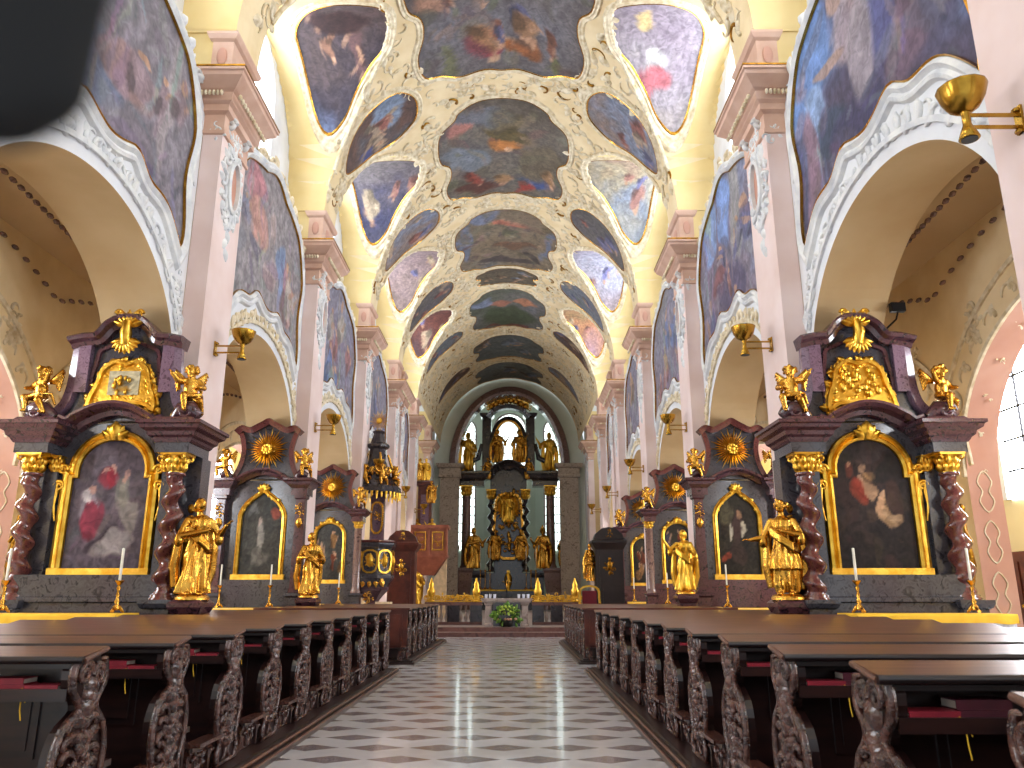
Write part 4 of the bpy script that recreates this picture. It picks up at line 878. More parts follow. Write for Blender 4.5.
    b.build('gilded_frame', 'bright_gold', t)
    # gable
    half = [(1.12, 4.78), (1.1, 4.95), (.98, 5.1), (.92, 5.4), (.93, 5.8), (.9, 6.2), (.95, 6.35)]
    g = smooth_open([(1.25, 4.8), (1.12, 4.92), (.98, 5.12), (.9, 5.45), (.88, 5.85), (.86, 6.3)], 4)
    out = g + [(.86, 6.38), (.6, 6.42), (.48, 6.5), (.38, 6.64), (.2, 6.76), (0, 6.79), (-.2, 6.76), (-.38, 6.64), (-.48, 6.5), (-.6, 6.42), (-.86, 6.38)] + [(-x, z) for x, z in g[::-1]]
    b = MB(); b.prism(out, flat(0), -.1, .08); b.build('gable', 'grey_marble', t)
    for q in (-1, 1):
        b = MB(); b.sweep(g if q > 0 else [(-x, z) for x, z in g[::-1]], [(-.2, 0), (-.2, .12), (-.02, .16), (.0, .1), (.0, 0)], flat(-.06)); b.box(min(q * .7, q * .93), max(q * .7, q * .93), -.22, 0, 5.35, 6.3); b.build('side_scroll', 'mauve_marble', t)
    tops = smooth_open([(-1.1, 6.34), (-.82, 6.4), (-.6, 6.42), (-.5, 6.5), (-.38, 6.66), (-.2, 6.78), (0, 6.8), (.2, 6.78), (.38, 6.66), (.5, 6.5), (.6, 6.42), (.82, 6.4), (1.1, 6.34)], 4)
    b = MB(); b.sweep(tops, [(-.12, -.1), (-.12, .16), (-.04, .2), (.0, .3), (.06, .34), (.1, .3), (.1, -.1)], flat(-.06)); 
    b.sweep(smooth_open([(-.66, 5.05), (-.66, 5.6), (-.6, 6.0), (-.56, 6.2), (-.35, 6.3), (0, 6.42), (.35, 6.3), (.56, 6.2), (.6, 6.0), (.66, 5.6), (.66, 5.05)], 3), [(-.04, 0), (-.03, .08), (.04, .08), (.05, 0)], flat(-.06)); b.build('gable_cornice', 'plum_marble', t)
    # gilded relief
    b = MB(); m = flat(-.12); rg = random.Random(9 + s); ro = smooth_closed([(-.62, 5.02), (-.6, 5.25), (-.5, 5.5), (-.42, 5.8), (-.2, 5.96), (0, 5.9), (.2, 5.96), (.42, 5.8), (.5, 5.5), (.6, 5.25), (.62, 5.02), (.45, 5.12), (0, 5.18), (-.45, 5.12)], 3)
    b.prism(ro, m, 0, .04); b.sweep(ro, [(-.05, .02), (-.03, .1), (.04, .1), (.06, .02)], m, closed=True)
    for i, (u, v) in enumerate(ro): cscroll(b, m, u, v, .15, rg.uniform(0, 6), rg.choice((-1, 1)), .024); leaf(b, m, u, v, .19, rg.uniform(0, 6), .4, h=.9)
    for i in range(14): cscroll(b, m, rg.uniform(-.4, .4), rg.choice((5.2, 5.25, 5.85)), .12, rg.uniform(0, 6), 1, .018)
    if s > 0:
        for i in range(26): b.ell(m(rg.uniform(-.36, .36), rg.uniform(5.3, 5.8), .06), (rg.uniform(.03, .07), .05, rg.uniform(.05, .11)), 7, 5)
    rel = b.build('gilded_relief', 'bright_gold', t)
    b = MB(); 
    if s < 0:
        pc = Canvas(9, [(214, 200, 160), (226, 214, 180)], 60).blob(.4, .5, .12, .2, (170, 130, 60)).blob(.6, .45, .1, .2, (110, 100, 80)).blob(.5, .2, .3, .1, (180, 130, 40))
        painting_grid('relief_scene', list(np.linspace(-.3, .3, 16)), lambda u: 5.3, lambda u: 5.78, flat(-.17), pc, t, 'varnished_painting', 16, 0.)
        for i in range(10): b.ell(flat(-.18)(rg.uniform(-.25, .22), rg.uniform(5.32, 5.66), 0), (rg.uniform(.02, .05), .04, rg.uniform(.04, .08)), 7, 5)
        b.build('relief_figures', 'bright_gold', rel)
    b = MB(); m = flat(-.3)     # crown ornament
    for k in range(9): leaf(b, m, 0, 6.38, .3, -PI / 2 + (k - 4) * .33, .25)
    for k in range(7): leaf(b, m, 0, 6.66, .34, PI / 2 + (k - 3) * .42, .22)
    b.tube([m(0, 6.3, .0), m(.02, 6.5, .08), m(0, 6.75, .05)], [.1, .12, .07], 8)
    for q in (-1, 1): volute(b, m, q * .2, 6.92, .08, q, .025)
    b.build('crown_ornament', 'bright_gold', t)
    # altar table with its cloths
    T = thing('altar_table', 'stone table of the large %s side altar under a yellow cloth' % SIDEW[s], 'altar table', (X, Y - 1.5, 0))
    b = MB(); b.box(-1.15, 1.15, -.35, .35, 0, 1.26); b.build('block', 'grey_marble', T)
    c = thing('altar_cloth', 'yellow cloth with white lace hem on the large %s side altar table' % SIDEW[s], 'cloth', (X, Y - 1.5, 1.26))
    b = MB(); n = 60
    xs = np.linspace(-1.26, 1.26, n); b.grid([[(x, -.42 - .012 * math.sin(x * 19), -.11 - .01 * math.sin(x * 13)), (x, -.41, .0), (x, -.39, .035), (x, .39, .035), (x, .41, 0)] for x in xs])
    for q in (-1.26, 1.26): b.add([(q, -.39, .035), (q, .39, .035), (q * 1.01, .39, -.11), (q * 1.01, -.41, -.11)], [(0, 1, 2, 3)])
    b.build('yellow_cloth', 'yellow_cloth', c)
    b = MB(); b.grid([[(x, -.405 - .012 * math.sin(x * 23 + 1), -.3 - .012 * abs(math.sin(x * 30))), (x, -.4, -.05), (x, -.385, .02)] for x in xs * .97]); b.build('lace_hem', 'white_lace', c)
    for i, q in enumerate((-1, 1)):
        candlestick(X + q * .95 + (.0), Y - 1.28, 1.3, 'gilded candlestick with white candle on the large %s altar, %s end' % (SIDEW[s], 'left' if q < 0 else 'right'), .52, .52, group='candlesticks on the side altars')
    return t
ALT_A = [altar_a(s) for s in (-1, 1)]
def sunburst(parent, x, y, z, r, m='gold', n=36, centre=True):
    b = MB(); rg = random.Random(4)
    for k in range(n):
        a = 2 * PI * k / n; R_ = r * (1 if k % 2 == 0 else .78) * rg.uniform(.92, 1.04); w = .018 * r / .5
        ca, sa = math.cos(a), math.sin(a); p = lambda q, o, d: (x + q * ca - o * sa, y - d, z + q * sa + o * ca)
        b.add([p(.1 * r, -w * .5, .0), p(.1 * r, w * .5, .0), p(.7 * R_, w, 0), p(R_, 0, .02), p(.7 * R_, -w, 0), p(.4 * R_, 0, .06)], [(0, 1, 5), (1, 2, 5), (2, 3, 5), (3, 4, 5), (4, 0, 5)], smooth=False)
    if centre: b.ell((x, y - .05, z), (r * .15, .07, r * .17), 14, 8)
    for k in range(9): b.ell((x + r * .17 * math.cos(k * .7), y - .06, z + r * .18 * math.sin(k * .7)), (.05 * r / .5, .05, .05 * r / .5), 6, 5)
    return b.build('sunburst', m, parent)
def altar_b(s, k, lab, frame_round=False):
    X, Y = 7.05 * s, PN[k + 1] - .55
    t = thing('side_altar', lab, 'altar', (X, Y, 0), 0)
    b = MB(); b.box(-1.4, 1.4, -.9, .5, 0, .3); b.box(-1.1, 1.1, -.4, .5, .3, 2.0)
    for q in (-1, 1): b.sqlathe([(.05, .3), (.05, .42), (0, .46), (0, 1.5), (.05, 1.55), (.06, 1.62), (0, 1.64)], c=(q * 1.18, -.3, 0), ax=.2, ay=.2)
    b.build('base', 'grey_marble' if s < 0 else 'plum_marble', t)
    b = MB(); b.box(-1.1, 1.1, -.1, .4, 2.0, 4.9); b.build('retable', 'grey_marble', t)
    for q in (-1, 1):
        b = MB()
        if k == 3: b.lathe([(.2, 1.64), (.2, 1.7), (.17, 1.76), (.16, 1.8), (.15, 4.1), (.17, 4.15)], (q * 1.18, -.3, 0), 18)
        else: b.sqlathe([(.03, 1.64), (.03, 1.72), (0, 1.78), (-.02, 4.3), (.03, 4.34), (.03, 4.42)], c=(q * 1.18, -.28, 0), ax=.15, ay=.15)
        b.build('column', 'plum_marble' if k != 3 else 'brown_marble', t)
        if k == 3: gold_capital(t, q * 1.18, -.3, 4.15, .34, .15)
        else:
            g = MB(); rocaille(g, flat(-.46), q * 1.18, 4.0, .2, random.Random(3), 6, aspect=1.5); leaf(g, flat(-.46), q * 1.18, 3.75, .3, -PI / 2); g.build('column_drop', 'gold', t)
        e = MB(); e.sqlathe([(0, 4.42), (0, 4.62), (.04, 4.66), (.1, 4.72), (.14, 4.8), (.2, 4.84), (.2, 4.9), (0, 4.95)], c=(q * 1.15, -.2, 0), ax=.24, ay=.32); e.build('cornice_block', 'plum_marble', t)
        e = MB(); e.tube([(q * .98, -.3, 4.98), (q * 1.12, -.32, 5.12), (q * 1.3, -.3, 5.02)], [.08, .14, .08], 10); e.build('volute', 'plum_marble', t)
        if k == 2 or q * s < 0:
            fig('cherub', PUT[-q], 'gold', t, (q * 1.2, -.32, 5.1), .75, q * .5)
    b = MB(); arc = smooth_open([(-1.1, 4.9), (-.8, 4.86), (-.55, 5.0), (-.25, 5.12), (0, 5.15), (.25, 5.12), (.55, 5.0), (.8, 4.86), (1.1, 4.9)], 5)
    b.sweep(arc, [(-.12, 0), (-.1, .12), (-.02, .2), (.03, .32), (.09, .34), (.1, .0)], flat(-.1)); b.build('arched_cornice', 'plum_marble', t)
    hw = .68 if not frame_round else .62
    if not frame_round: pf = [(-hw, 2.12), (-hw, 3.85)] + smooth_open([(-hw, 3.85), (-hw * .9, 4.05), (-hw * .7, 4.25), (-hw * .45, 4.4), (-hw * .25, 4.5), (0, 4.62), (hw * .25, 4.5), (hw * .45, 4.4), (hw * .7, 4.25), (hw * .9, 4.05), (hw, 3.85)], 2)[1:-1] + [(hw, 3.85), (hw, 2.12)]
    else: pf = archframe(hw, 2.1, 3.85, .6)
    cv = Canvas(500 + 7 * k + s, [(58, 58, 56), (84, 82, 78), (70, 74, 76)] if s < 0 else [(38, 34, 32), (56, 50, 44), (70, 66, 54)], 120, .2)
    if (s, k) == (-1, 2): cv.blob(.48, .45, .08, .22, (150, 146, 140)).blob(.45, .62, .04, .05, (190, 170, 160)).blob(.75, .72, .09, .08, (150, 80, 70)).blob(.5, .2, .2, .1, (110, 106, 100)).blob(.3, .75, .1, .08, (110, 110, 110))
    elif (s, k) == (1, 2): cv.blob(.5, .55, .1, .18, (70, 52, 50)).blob(.52, .7, .05, .05, (170, 130, 100)).blob(.62, .55, .1, .05, (190, 180, 160), -.4).blob(.38, .5, .05, .1, (200, 190, 170)).blob(.22, .2, .1, .05, (150, 70, 50)).blob(.5, .25, .2, .12, (60, 48, 44)).blob(.25, .7, .15, .15, (90, 84, 66))
    else: cv.figures(6, [(120, 60, 40), (150, 110, 70), (70, 70, 90)], .2, .7, .1)
    zt = {round(p[0], 4): p[1] for p in pf}
    us = np.linspace(-hw * 1.02, hw * 1.02, 30); px = [p[0] for p in pf[1:-1]]; pz = [p[1] for p in pf[1:-1]]
    painting_grid('painting', list(us), lambda u: 2.1, lambda u: float(np.interp(u, px, pz)) + .02, flat(-.12), cv, t, 'varnished_painting', 40, 0.)
    b = MB(); b.sweep(pf, [(-.1, 0), (-.08, .07), (-.02, .09), (.02, .05), (.04, .06), (.05, 0)], flat(-.11)); b.box(-hw - .1, hw + .1, -.2, -.11, 2.0, 2.15)
    for a in (-1.2, -.6, 0, .6, 1.2): leaf(b, flat(-.2), 0, pf[len(pf) // 2][1] - .02, .22, PI / 2 + a, .4)
    rg = random.Random(k)
    for i in range(3, len(pf) - 3, 2): leaf(b, flat(-.17), pf[i][0], pf[i][1], .12, rg.uniform(0, 6), .5)
    b.build('gilded_frame', 'bright_gold', t)
    g = smooth_open([(1.0, 4.95), (.9, 5.1), (.78, 5.4), (.72, 5.8), (.78, 6.15), (.85, 6.35)], 4)
    b = MB(); b.prism(g + [(.8, 6.46), (.55, 6.43), (.3, 6.55), (.1, 6.62), (0, 6.68), (-.1, 6.62), (-.3, 6.55), (-.55, 6.43), (-.8, 6.46)] + [(-x, z) for x, z in g[::-1]], flat(0), -.1, .06); b.build('gable', 'grey_marble', t)
    b = MB()
    for q in (-1, 1):
        gg = g if q > 0 else [(-x, z) for x, z in g[::-1]]; b.sweep(gg, [(-.07, 0), (-.07, .1), (.07, .1), (.07, 0)], flat(-.05))
    tops = smooth_open([(-.98, 6.36), (-.8, 6.5), (-.55, 6.44), (-.3, 6.56), (-.15, 6.64), (0, 6.72), (.15, 6.64), (.3, 6.56), (.55, 6.44), (.8, 6.5), (.98, 6.36)], 4)
    b.sweep(tops, [(-.1, -.1), (-.1, .14), (0, .2), (.06, .26), (.08, .2), (.08, -.1)], flat(-.05)); b.build('gable_cornice', 'red_marble', t)
    sunburst(t, 0, -.14, 5.85, .68, 'bright_gold')
    T = thing('altar_table', 'stone altar table beneath the %s' % lab.split(' with')[0], 'altar table', (X, Y - 1.3, 0)); b = MB(); b.box(-1.05, 1.05, -.3, .35, 0, 1.2); b.build('block', 'grey_marble', T)
    c = thing('altar_cloth', 'yellow altar cloth over white linen below the %s' % lab.split(' with')[0], 'cloth', (X, Y - 1.3, 1.2)); b = MB(); xs = np.linspace(-1.12, 1.12, 40)
    b.grid([[(x, -.36 - .01 * math.sin(x * 19), -.06), (x, -.35, .0), (x, -.33, .03), (x, .33, .03)] for x in xs]); b.build('yellow_cloth', 'yellow_cloth', c)
    b = MB(); b.grid([[(x, -.35 - .012 * math.sin(x * 23 + 1), -.24), (x, -.34, .02)] for x in xs * .97]); b.build('linen', 'white_lace', c)
    for q in (-1, 1): candlestick(X + q * .7, Y - 1.12, 1.24, 'candlestick at the %s end of the %s' % ('left' if q < 0 else 'right', lab.split(' with')[0]), .6, .55, group='candlesticks on the side altars')
    return t
altar_b(-1, 2, 'second left altar with sunburst gable and pointed gold frame around a grey painting')
altar_b(1, 2, 'second right altar with sunburst gable and pointed gold frame around a dark kneeling figure')
altar_b(-1, 3, 'third left altar with sunburst gable and round-topped gold frame', True)
altar_b(1, 3, 'third right altar with sunburst gable and round-topped gold frame', True)
altar_b(1, 4, 'fourth right altar with round-topped gold frame, farthest on that side', True)
# ---- gilded statues on pedestals
def statue(key, X, Y, z, h, rz, label, m='gold'):
    p = thing('statue_pedestal', 'dark marble pedestal under the gilded statue, ' + label.split(', ')[1], 'pedestal', (X, Y, 0)); b = MB()
    b.sqlathe([(.06, 0), (.06, .2), (0, .25), (0, z - .25), (.03, z - .22), (.08, z - .12), (.08, z - .05), (.02, z)], ax=.22, ay=.22); b.build('block', 'plum_marble', p)
    t = thing('gilded_statue', label, 'statue', (X, Y, z), rz); b = MB(); b.lathe([(.3, 0), (.3, .04), (.26, .08), (.2, .1)], n=14); b.build('rocky_base', m, t); o = fig('body', ST[key], m, t, (0, 0, .07), h); return t
statue('reaching', 5.3, 14.35, 1.5, 1.68, -.5, 'gilded statue with hand held out, beside the right twisted columns')
statue('praying', -5.22, 14.2, 1.5, 1.68, .45, 'gilded cloaked statue with raised hands, beside the left twisted columns')
statue('book', -5.42, 23.0, 1.5, 1.72, .4, 'smaller gilded statue with bowed head, beside the second left altar')
b = MB()
s4 = statue('raised', 5.32, 23.0, 1.6, 1.7, -.4, 'smaller gilded statue with one arm raised, beside the second right altar')
# ============================================================ pews
def pew_end_mesh(sd, seed):
    # carved end in the (y, z) plane; aisle face at x = 0, outward normal is -sd... local x grows away from the aisle
    rg = random.Random(seed); b = MB(); c = MB()
    half_near = [(-.20, 1.20), (-.25, 1.12), (-.24, 1.02), (-.16, .95), (-.13, .88), (-.2, .84), (-.3, .78), (-.36, .66), (-.37, .5), (-.33, .36), (-.26, .28), (-.3, .2), (-.3, .12)]
    far = [(.12, .12), (.13, .22), (.08, .3), (.13, .4), (.17, .52), (.17, .66), (.12, .78), (.05, .84), (.0, .9), (.02, .96), (.08, 1.03), (.08, 1.12), (.04, 1.2)]
    out = smooth_open(half_near, 2) + smooth_open(far, 2)
    m = lambda u, v, d: (-d, u, v)
    b.prism(out, m, -.075, .0)
    k = len(out)
    c.sweep(out[1:-1], [(-.0, -.01), (.0, .02), (-.02, .035), (-.04, .015), (-.04, -.01)], m, smooth=True)
    # volutes, leaves and strap scrolls standing proud
    volute(c, lambda u, v, d: m(u, v, .02 + d), -.16, 1.1, .075, 1, .022); volute(c, lambda u, v, d: m(u, v, .02 + d), .0, 1.08, .07, -1, .022)
    mm = lambda u, v, d: m(u, v, d * .9 + .002)
    for v in (1.0, .94, .88): leaf(c, mm, -.07, v + .1, .18, -PI / 2 + rg.uniform(-.25, .25), .4, h=.9)
    for z in np.arange(.24, .86, .09):
        w = .2 * math.sin(PI * min(max((z - .1) / .85, .1), .9)) ** .6
        for q in (-1, 1):
            cscroll(c, mm, -.1 + q * w * .62, z, .15, rg.uniform(-.5, .5) + (0 if q > 0 else .3), q, .02); leaf(c, mm, -.1 + q * w * .2, z, .17, PI / 2 + q * rg.uniform(.3, 1.3), .38, h=.9)
        c.ell(m(-.1 + rg.uniform(-.03, .03), z + .03, .03), (.03, .032, .035), 7, 5)
    for i in range(9): c.ell(m(-.1 + rg.uniform(-.12, .1), .55 + rg.uniform(-.1, .14), .03), (.025, .024, .026), 6, 5)
    return b, c
ENDS = {}
def pew(s, y, x0, x1, label, group, books=True, seed=0, front=False, last=False):
    """one bench row: x0 at the aisle, x1 at the far end"""
    t = thing('pew', label, 'pew', (s * x0, y, 0), 0 if s > 0 else 0, group)
    L = x1 - x0
    def SXm(b): b.v = [(s * p[0], p[1], p[2]) for p in b.v]; b.f = [f[::-1] for f in b.f] if s < 0 else b.f; return b
    if (s, seed % 3) not in ENDS:
        b, c = pew_end_mesh(s, seed % 3); e = SXm(b).build('carved_end', 'pew_wood', t); e2 = SXm(c).build('carving', 'carved_wood', e); ENDS[(s, seed % 3)] = (e.data, e2.data)
    else:
        d1, d2 = ENDS[(s, seed % 3)]; e = bpy.data.objects.new('carved_end', d1); COL.objects.link(e); e.parent = t; e2 = bpy.data.objects.new('carving', d2); COL.objects.link(e2); e2.parent = e
    e.location = (0, 0, .03)
    key = (s, round(L, 2))
    if key not in ENDS:
        o = []
        b = MB()     # sloping ledge on top
        b.add([(-.06, -.27, 1.238), (L, -.27, 1.238), (L, .0, 1.28), (-.06, .0, 1.28), (-.06, -.27, 1.205), (L, -.27, 1.205), (L, .0, 1.25), (-.06, .0, 1.25)], [(0, 1, 2, 3), (7, 6, 5, 4), (4, 5, 1, 0), (5, 6, 2, 1), (6, 7, 3, 2), (7, 4, 0, 3)], smooth=False)
        b.tube([(-.06, .0, 1.265), (-.06, -.27, 1.212)], .016, 6)
        o.append(('top_ledge', 'pew_top_wood', SXm(b)))
        b = MB(); b.tube([(-.062, -.276, 1.216), (L, -.276, 1.216)], .023, 8); b.box(-.03, L, -.262, -.22, 1.165, 1.2); b.box(-.0, L, -.22, -.0, 1.165, 1.195); o.append(('ledge_moulding', 'dark_wood', SXm(b)))  # darkened front edge: the shade under the ledge is put into the colour
        b = MB(); b.box(.02, L, -.02, .02, .2, 1.24)
        for i in range(int(L / .9) + 1):
            xx = .3 + i * .9
            if xx + .7 < L: b.box(xx, xx + .72, -.035, -.02, .62, 1.02); b.box(xx + .05, xx + .67, -.045, -.035, .67, .97)
        o.append(('back_panel', 'pew_wood', SXm(b)))
        b = MB(); b.box(.02, L, -.26, -.02, 1.0, 1.03); b.box(.02, L, -.27, -.25, .98, 1.05); o.append(('book_shelf', 'pew_wood', SXm(b)))
        b = MB(); b.box(.04, L, .02, .44, .5, .54); b.box(.06, L, .38, .42, .15, .5); o.append(('seat', 'pew_wood', SXm(b)))
        b = MB(); b.box(.03, L, -.78, -.5, .32, .36); b.box(.03, L, -.72, -.68, .14, .32); b.box(.0, L, -.5, -.46, .12, .3); o.append(('kneeler', 'pew_wood', SXm(b)))
        b = MB(); m = lambda u, v, d: (.04 - d, u, v)
        b.prism([(-.86, .12), (-.84, .24), (-.8, .3), (-.82, .37), (-.3, .37), (-.3, .12)], m, -.05, 0); 
        rg = random.Random(2)
        for i in range(5): cscroll(b, m, -.72 + i * .09, .24, .09, rg.uniform(-.5, .5), rg.choice((-1, 1)), .016); leaf(b, m, -.7 + i * .08, .22, .09, rg.uniform(0, 6))
        b.add([(-.06, -.86, .37), (.08, -.86, .37), (.08, -.3, .37), (-.06, -.3, .37), (-.06, -.86, .4), (.08, -.86, .4), (.08, -.3, .4), (-.06, -.3, .4)], [(0, 3, 2, 1), (4, 5, 6, 7), (0, 1, 5, 4), (1, 2, 6, 5), (2, 3, 7, 6), (3, 0, 4, 7)], smooth=False)
        b.prism([(-.96, .1), (-.98, .18), (-.92, .2), (-.86, .16), (-.86, .3), (-.82, .3), (-.82, .1)], m, -.1, .0)
        o.append(('kneeler_bracket', 'carved_wood', SXm(b)))
        res = []
        for n_, m_, bb in o: ob = bb.build(n_, m_, t); res.append((n_, ob.data))
        ENDS[key] = res
    else:
        for n_, me in ENDS[key]: ob = bpy.data.objects.new(n_, me); COL.objects.link(ob); ob.parent = t
    if front:
        b = MB(); b.box(0, L, -.42, -.36, .1, 1.22); b.box(-.03, L, -.48, -.34, .1, .24); b.box(-.05, L, -.48, -.3, 1.22, 1.27)
        for i in range(int(L / 1.0)):
            b.box(.12 + i, .95 + i, -.44, -.42, .4, 1.12); b.box(.2 + i, .87 + i, -.455, -.44, .48, 1.04)
        SXm(b).build('front_panel', 'mahogany', t)
    return t
books = []
def book(x, y, z, label, mats, size=(.17, .13, .035), rz=0, ribbon=False, group=None):
    t = thing('hymn_book', label, 'book', (x, y, z), rz, group); w, d, h = size
    b = MB(); b.box(-w / 2, w / 2, -d / 2, d / 2, 0, .005); b.box(-w / 2, w / 2, -d / 2, d / 2, h - .005, h); b.box(-w / 2, w / 2, -d / 2 - .003, -d / 2 + .004, 0, h); b.build('cover', mats, t)
    b = MB(); b.box(-w / 2 + .005, w / 2 - .003, -d / 2 + .004, d / 2 - .005, .005, h - .005); b.build('pages', 'paper', t)
    if ribbon: b = MB(); b.tube([(w / 2 - .01, -d / 2, h / 2), (w / 2, -d / 2 - .02, h / 2 - .02), (w / 2 + .005, -d / 2 - .02, -.1), (w / 2 + .015, -d / 2 - .015, -.16)], .004, 4); b.tube([(w / 2, -d / 2 - .02, 0), (w / 2 + .03, -d / 2 - .02, -.06)], .003, 4); b.build('ribbon', 'yellow_cloth', t)
    return t
RX, LX = 2.2, -2.25
SP = 1.303
# raised wooden platforms under the blocks
for s, x0, y0, y1, where in ((1, 1.93, 1.4, 17.6, 'right near'), (-1, 1.93, 1.4, 17.4, 'left near'), (1, 1.95, 19.4, 28.0, 'right far'), (-1, 1.9, 19.3, 28.4, 'left far')):
    p = thing('pew_platform', 'low stepped wooden platform beneath the %s block of pews' % where, 'platform', (s * x0, y0, 0)); b = MB()
    for dx, z0, z1 in ((0, 0, .05), (.05, .05, .09), (.12, .09, .115)): b.box(min(s * dx, s * 4.2), max(s * dx, s * 4.2), dx, y1 - y0 - dx, z0, z1)
    b.build('boards', 'pew_wood', p); b = MB(); b.tube([(s * .06, .06, .09), (s * .06, y1 - y0 - .06, .09)], .02, 6); b.tube([(s * .01, .01, .05), (s * .01, y1 - y0 - .01, .05)], .016, 6); b.build('moulding', 'pew_top_wood', p)
WH = ['nearest row', 'second row', 'third row', 'fourth row', 'fifth row', 'sixth row', 'seventh row', 'eighth row', 'ninth row', 'tenth row', 'eleventh row', 'twelfth row', 'thirteenth row']
rg = random.Random(77)
for s, yy, n in ((1, 4.14 - SP, 12), (-1, 5.24, 10)):
    for i in range(n):
        y = yy + i * SP; nm = SIDE[s]
        pew(s, y, 2.2, 5.9, 'dark carved pew of the %s near block, %s from the camera' % (nm, WH[i]), 'pews of the %s near block' % nm, seed=i)
        if y < 3: continue
        zz = 1.03; x0 = s * 2.2
        if i < 7:
            a = y - .14
            if s > 0:
                book(x0 + .2, a - .03, zz, 'red hymn book with yellow ribbon at the aisle end, right block %s' % WH[i], 'red_leather', (.24, .15, .045), 0, i < 3, 'hymn books on the pew shelves')
                book(x0 + .46, a, zz, 'lower maroon book of the pair on the shelf, right block %s' % WH[i], 'maroon_leather', (.26, .15, .045), 0, False, 'hymn books on the pew shelves')
                book(x0 + .45, a, zz + .046, 'upper maroon book of the pair on the shelf, right block %s' % WH[i], 'maroon_leather', (.26, .15, .045), 0, False, 'hymn books on the pew shelves')
            else:
                book(x0 - .19, a - .03, zz, 'crimson hymn book at the aisle end, left block %s' % WH[i], 'red_leather', (.2, .15, .04), 0, False, 'hymn books on the pew shelves')
                book(x0 - .42, a, zz, 'lower crimson book beside it on the shelf, left block %s' % WH[i], 'red_leather', (.22, .15, .04), 0, True, 'hymn books on the pew shelves')
                book(x0 - .43, a, zz + .041, 'upper crimson book stacked on the shelf, left block %s' % WH[i], 'red_leather', (.22, .15, .035), 0, False, 'hymn books on the pew shelves')
        else: book(x0 + s * .2, y - .15, zz, 'red hymn book alone on the shelf, %s block %s' % (nm, WH[i]), 'red_leather', (.24, .15, .045), 0, False, 'hymn books on the pew shelves')
for i, (dx, z) in enumerate(((.32, .37), (.36, .16))): 
    t = thing('leaflet', ['white leaflet on the kneeler of the nearest left pews', 'white leaflet on the footboard of the nearest left pews'][i], 'paper', (-2.2 - dx, 5.24 + SP - .62 + .1 * i, z)); b = MB(); b.box(-.08, .08, -.06, .06, 0, .003); b.build('sheet', 'paper', t)
for s, yy, n in ((1, 20.3, 7), (-1, 20.2, 7)):
    for i in range(n):
        pew(s, yy + i * 1.15, 2.15, 5.9, 'dark carved pew of the %s far block, %s from the gap' % (SIDE[s], WH[i]), 'pews of the %s far block' % SIDE[s], seed=i, front=(i == 0))
# ============================================================ brass wall lamps
def lamp(s, y, z, label):
    t = thing('wall_lamp', label, 'lamp', (s * 6.055, y, z), 0, 'brass wall lamps on the pilasters')
    d = -s; b = MB(); b.box(min(0, d * .03), max(0, d * .03), -.06, .06, -.12, .2); 
    for q in (-.1, .16): b.lathe([(.045, -.02), (.05, 0), (.02, .03)], (d * .04, 0, q), 8)
    b.build('wall_plate', 'brass', t); b = MB()
    for q in (-.05, .1): b.box(min(d * .02, d * .6), max(d * .02, d * .6), -.015, .015, q - .015, q + .02)
    b.build('arm', 'brass', t)
    b = MB(); P = []
    for r, zz in ((.03, .12), (.08, .14), (.16, .2), (.22, .3), (.255, .42), (.26, .44), (.25, .44), (.21, .31), (.15, .22), (.05, .16)):
        P.append([(d * .6 + r * math.cos(a) * (1 + .015 * math.cos(12 * a)), r * math.sin(a) * (1 + .015 * math.cos(12 * a)), zz - .0) for a in np.linspace(0, 2 * PI, 37)[:-1]])
    b.grid(P, False, True, flip=True); b.build('bowl_shade', 'brass', t)
    b = MB(); b.lathe([(.1, -.2), (.11, -.19), (.07, -.08), (.045, -.02), (.045, .1), (.06, .13), (.03, .15)], (d * .6, 0, 0), 18); b.build('spot_housing', 'brass', t)
    b = MB(); b.lathe([(.085, -.205), (.085, -.2)], (d * .6, 0, 0), 16); b.build('lens', 'iron', t); return t
lamp(1, 7.6, 6.62, 'large brass bowl lamp on the nearest right pilaster, top right of the photo')
lamp(-1, 16.15, 6.7, 'brass bowl lamp on the left pilaster beside the large left altar')
lamp(1, 16.2, 6.8, 'brass bowl lamp on the right pilaster beside the large right altar')
for k, w in ((3, 'second'), (4, 'third'), (5, 'fourth'), (6, 'fifth')):
    for s in (-1, 1): lamp(s, PN[k] + .8, 6.8, 'brass bowl lamp on the %s wall, pilaster of the %s altar bay' % (SIDE[s], w))
b = MB(); t = thing('floodlight', 'small dark floodlight on the arch above the large right altar', 'lamp', (8.05, 14.6, 7.0)); b.box(-.14, .14, -.06, .06, 0, .18); b.box(-.12, .12, -.07, -.06, .02, .16); b.build('housing', 'iron', t); b = MB(); b.tube([(0, 0, 0), (0, .1, -.12), (0, .85, -.2)], .02, 6); b.build('bracket', 'iron', t)
# ============================================================ pulpit on the left
def ring(b, prof, c, n=8, ang=0., mi=None): b.lathe(prof, c, n, mi, ang=ang, smooth=False)
t = thing('pulpit', 'dark marble pulpit with gilded reliefs and hanging canopy topped by gilded rays', 'pulpit', (-5.62, 34.3, 0))
b = MB(); ring(b, [(.35, 0), (.35, .5), (.25, .6), (.22, 1.2), (.5, 1.55), (.7, 1.75), (.72, 1.9)], (0, 0, 0)); b.build('stem', 'plum_marble', t)
b = MB(); ring(b, [(.72, 1.9), (.8, 2.05), (.95, 2.25), (.92, 2.35), (.88, 2.4), (.85, 3.45), (.95, 3.55), (1.0, 3.65), (.97, 3.7)], (0, 0, 0), 8, PI / 8); b.build('basket', 'grey_marble', t)
b = MB(); ring(b, [(.97, 3.7), (1.03, 3.74), (1.03, 3.8), (.9, 3.82)], (0, 0, 0), 8, PI / 8); b.build('handrail', 'red_marble', t)
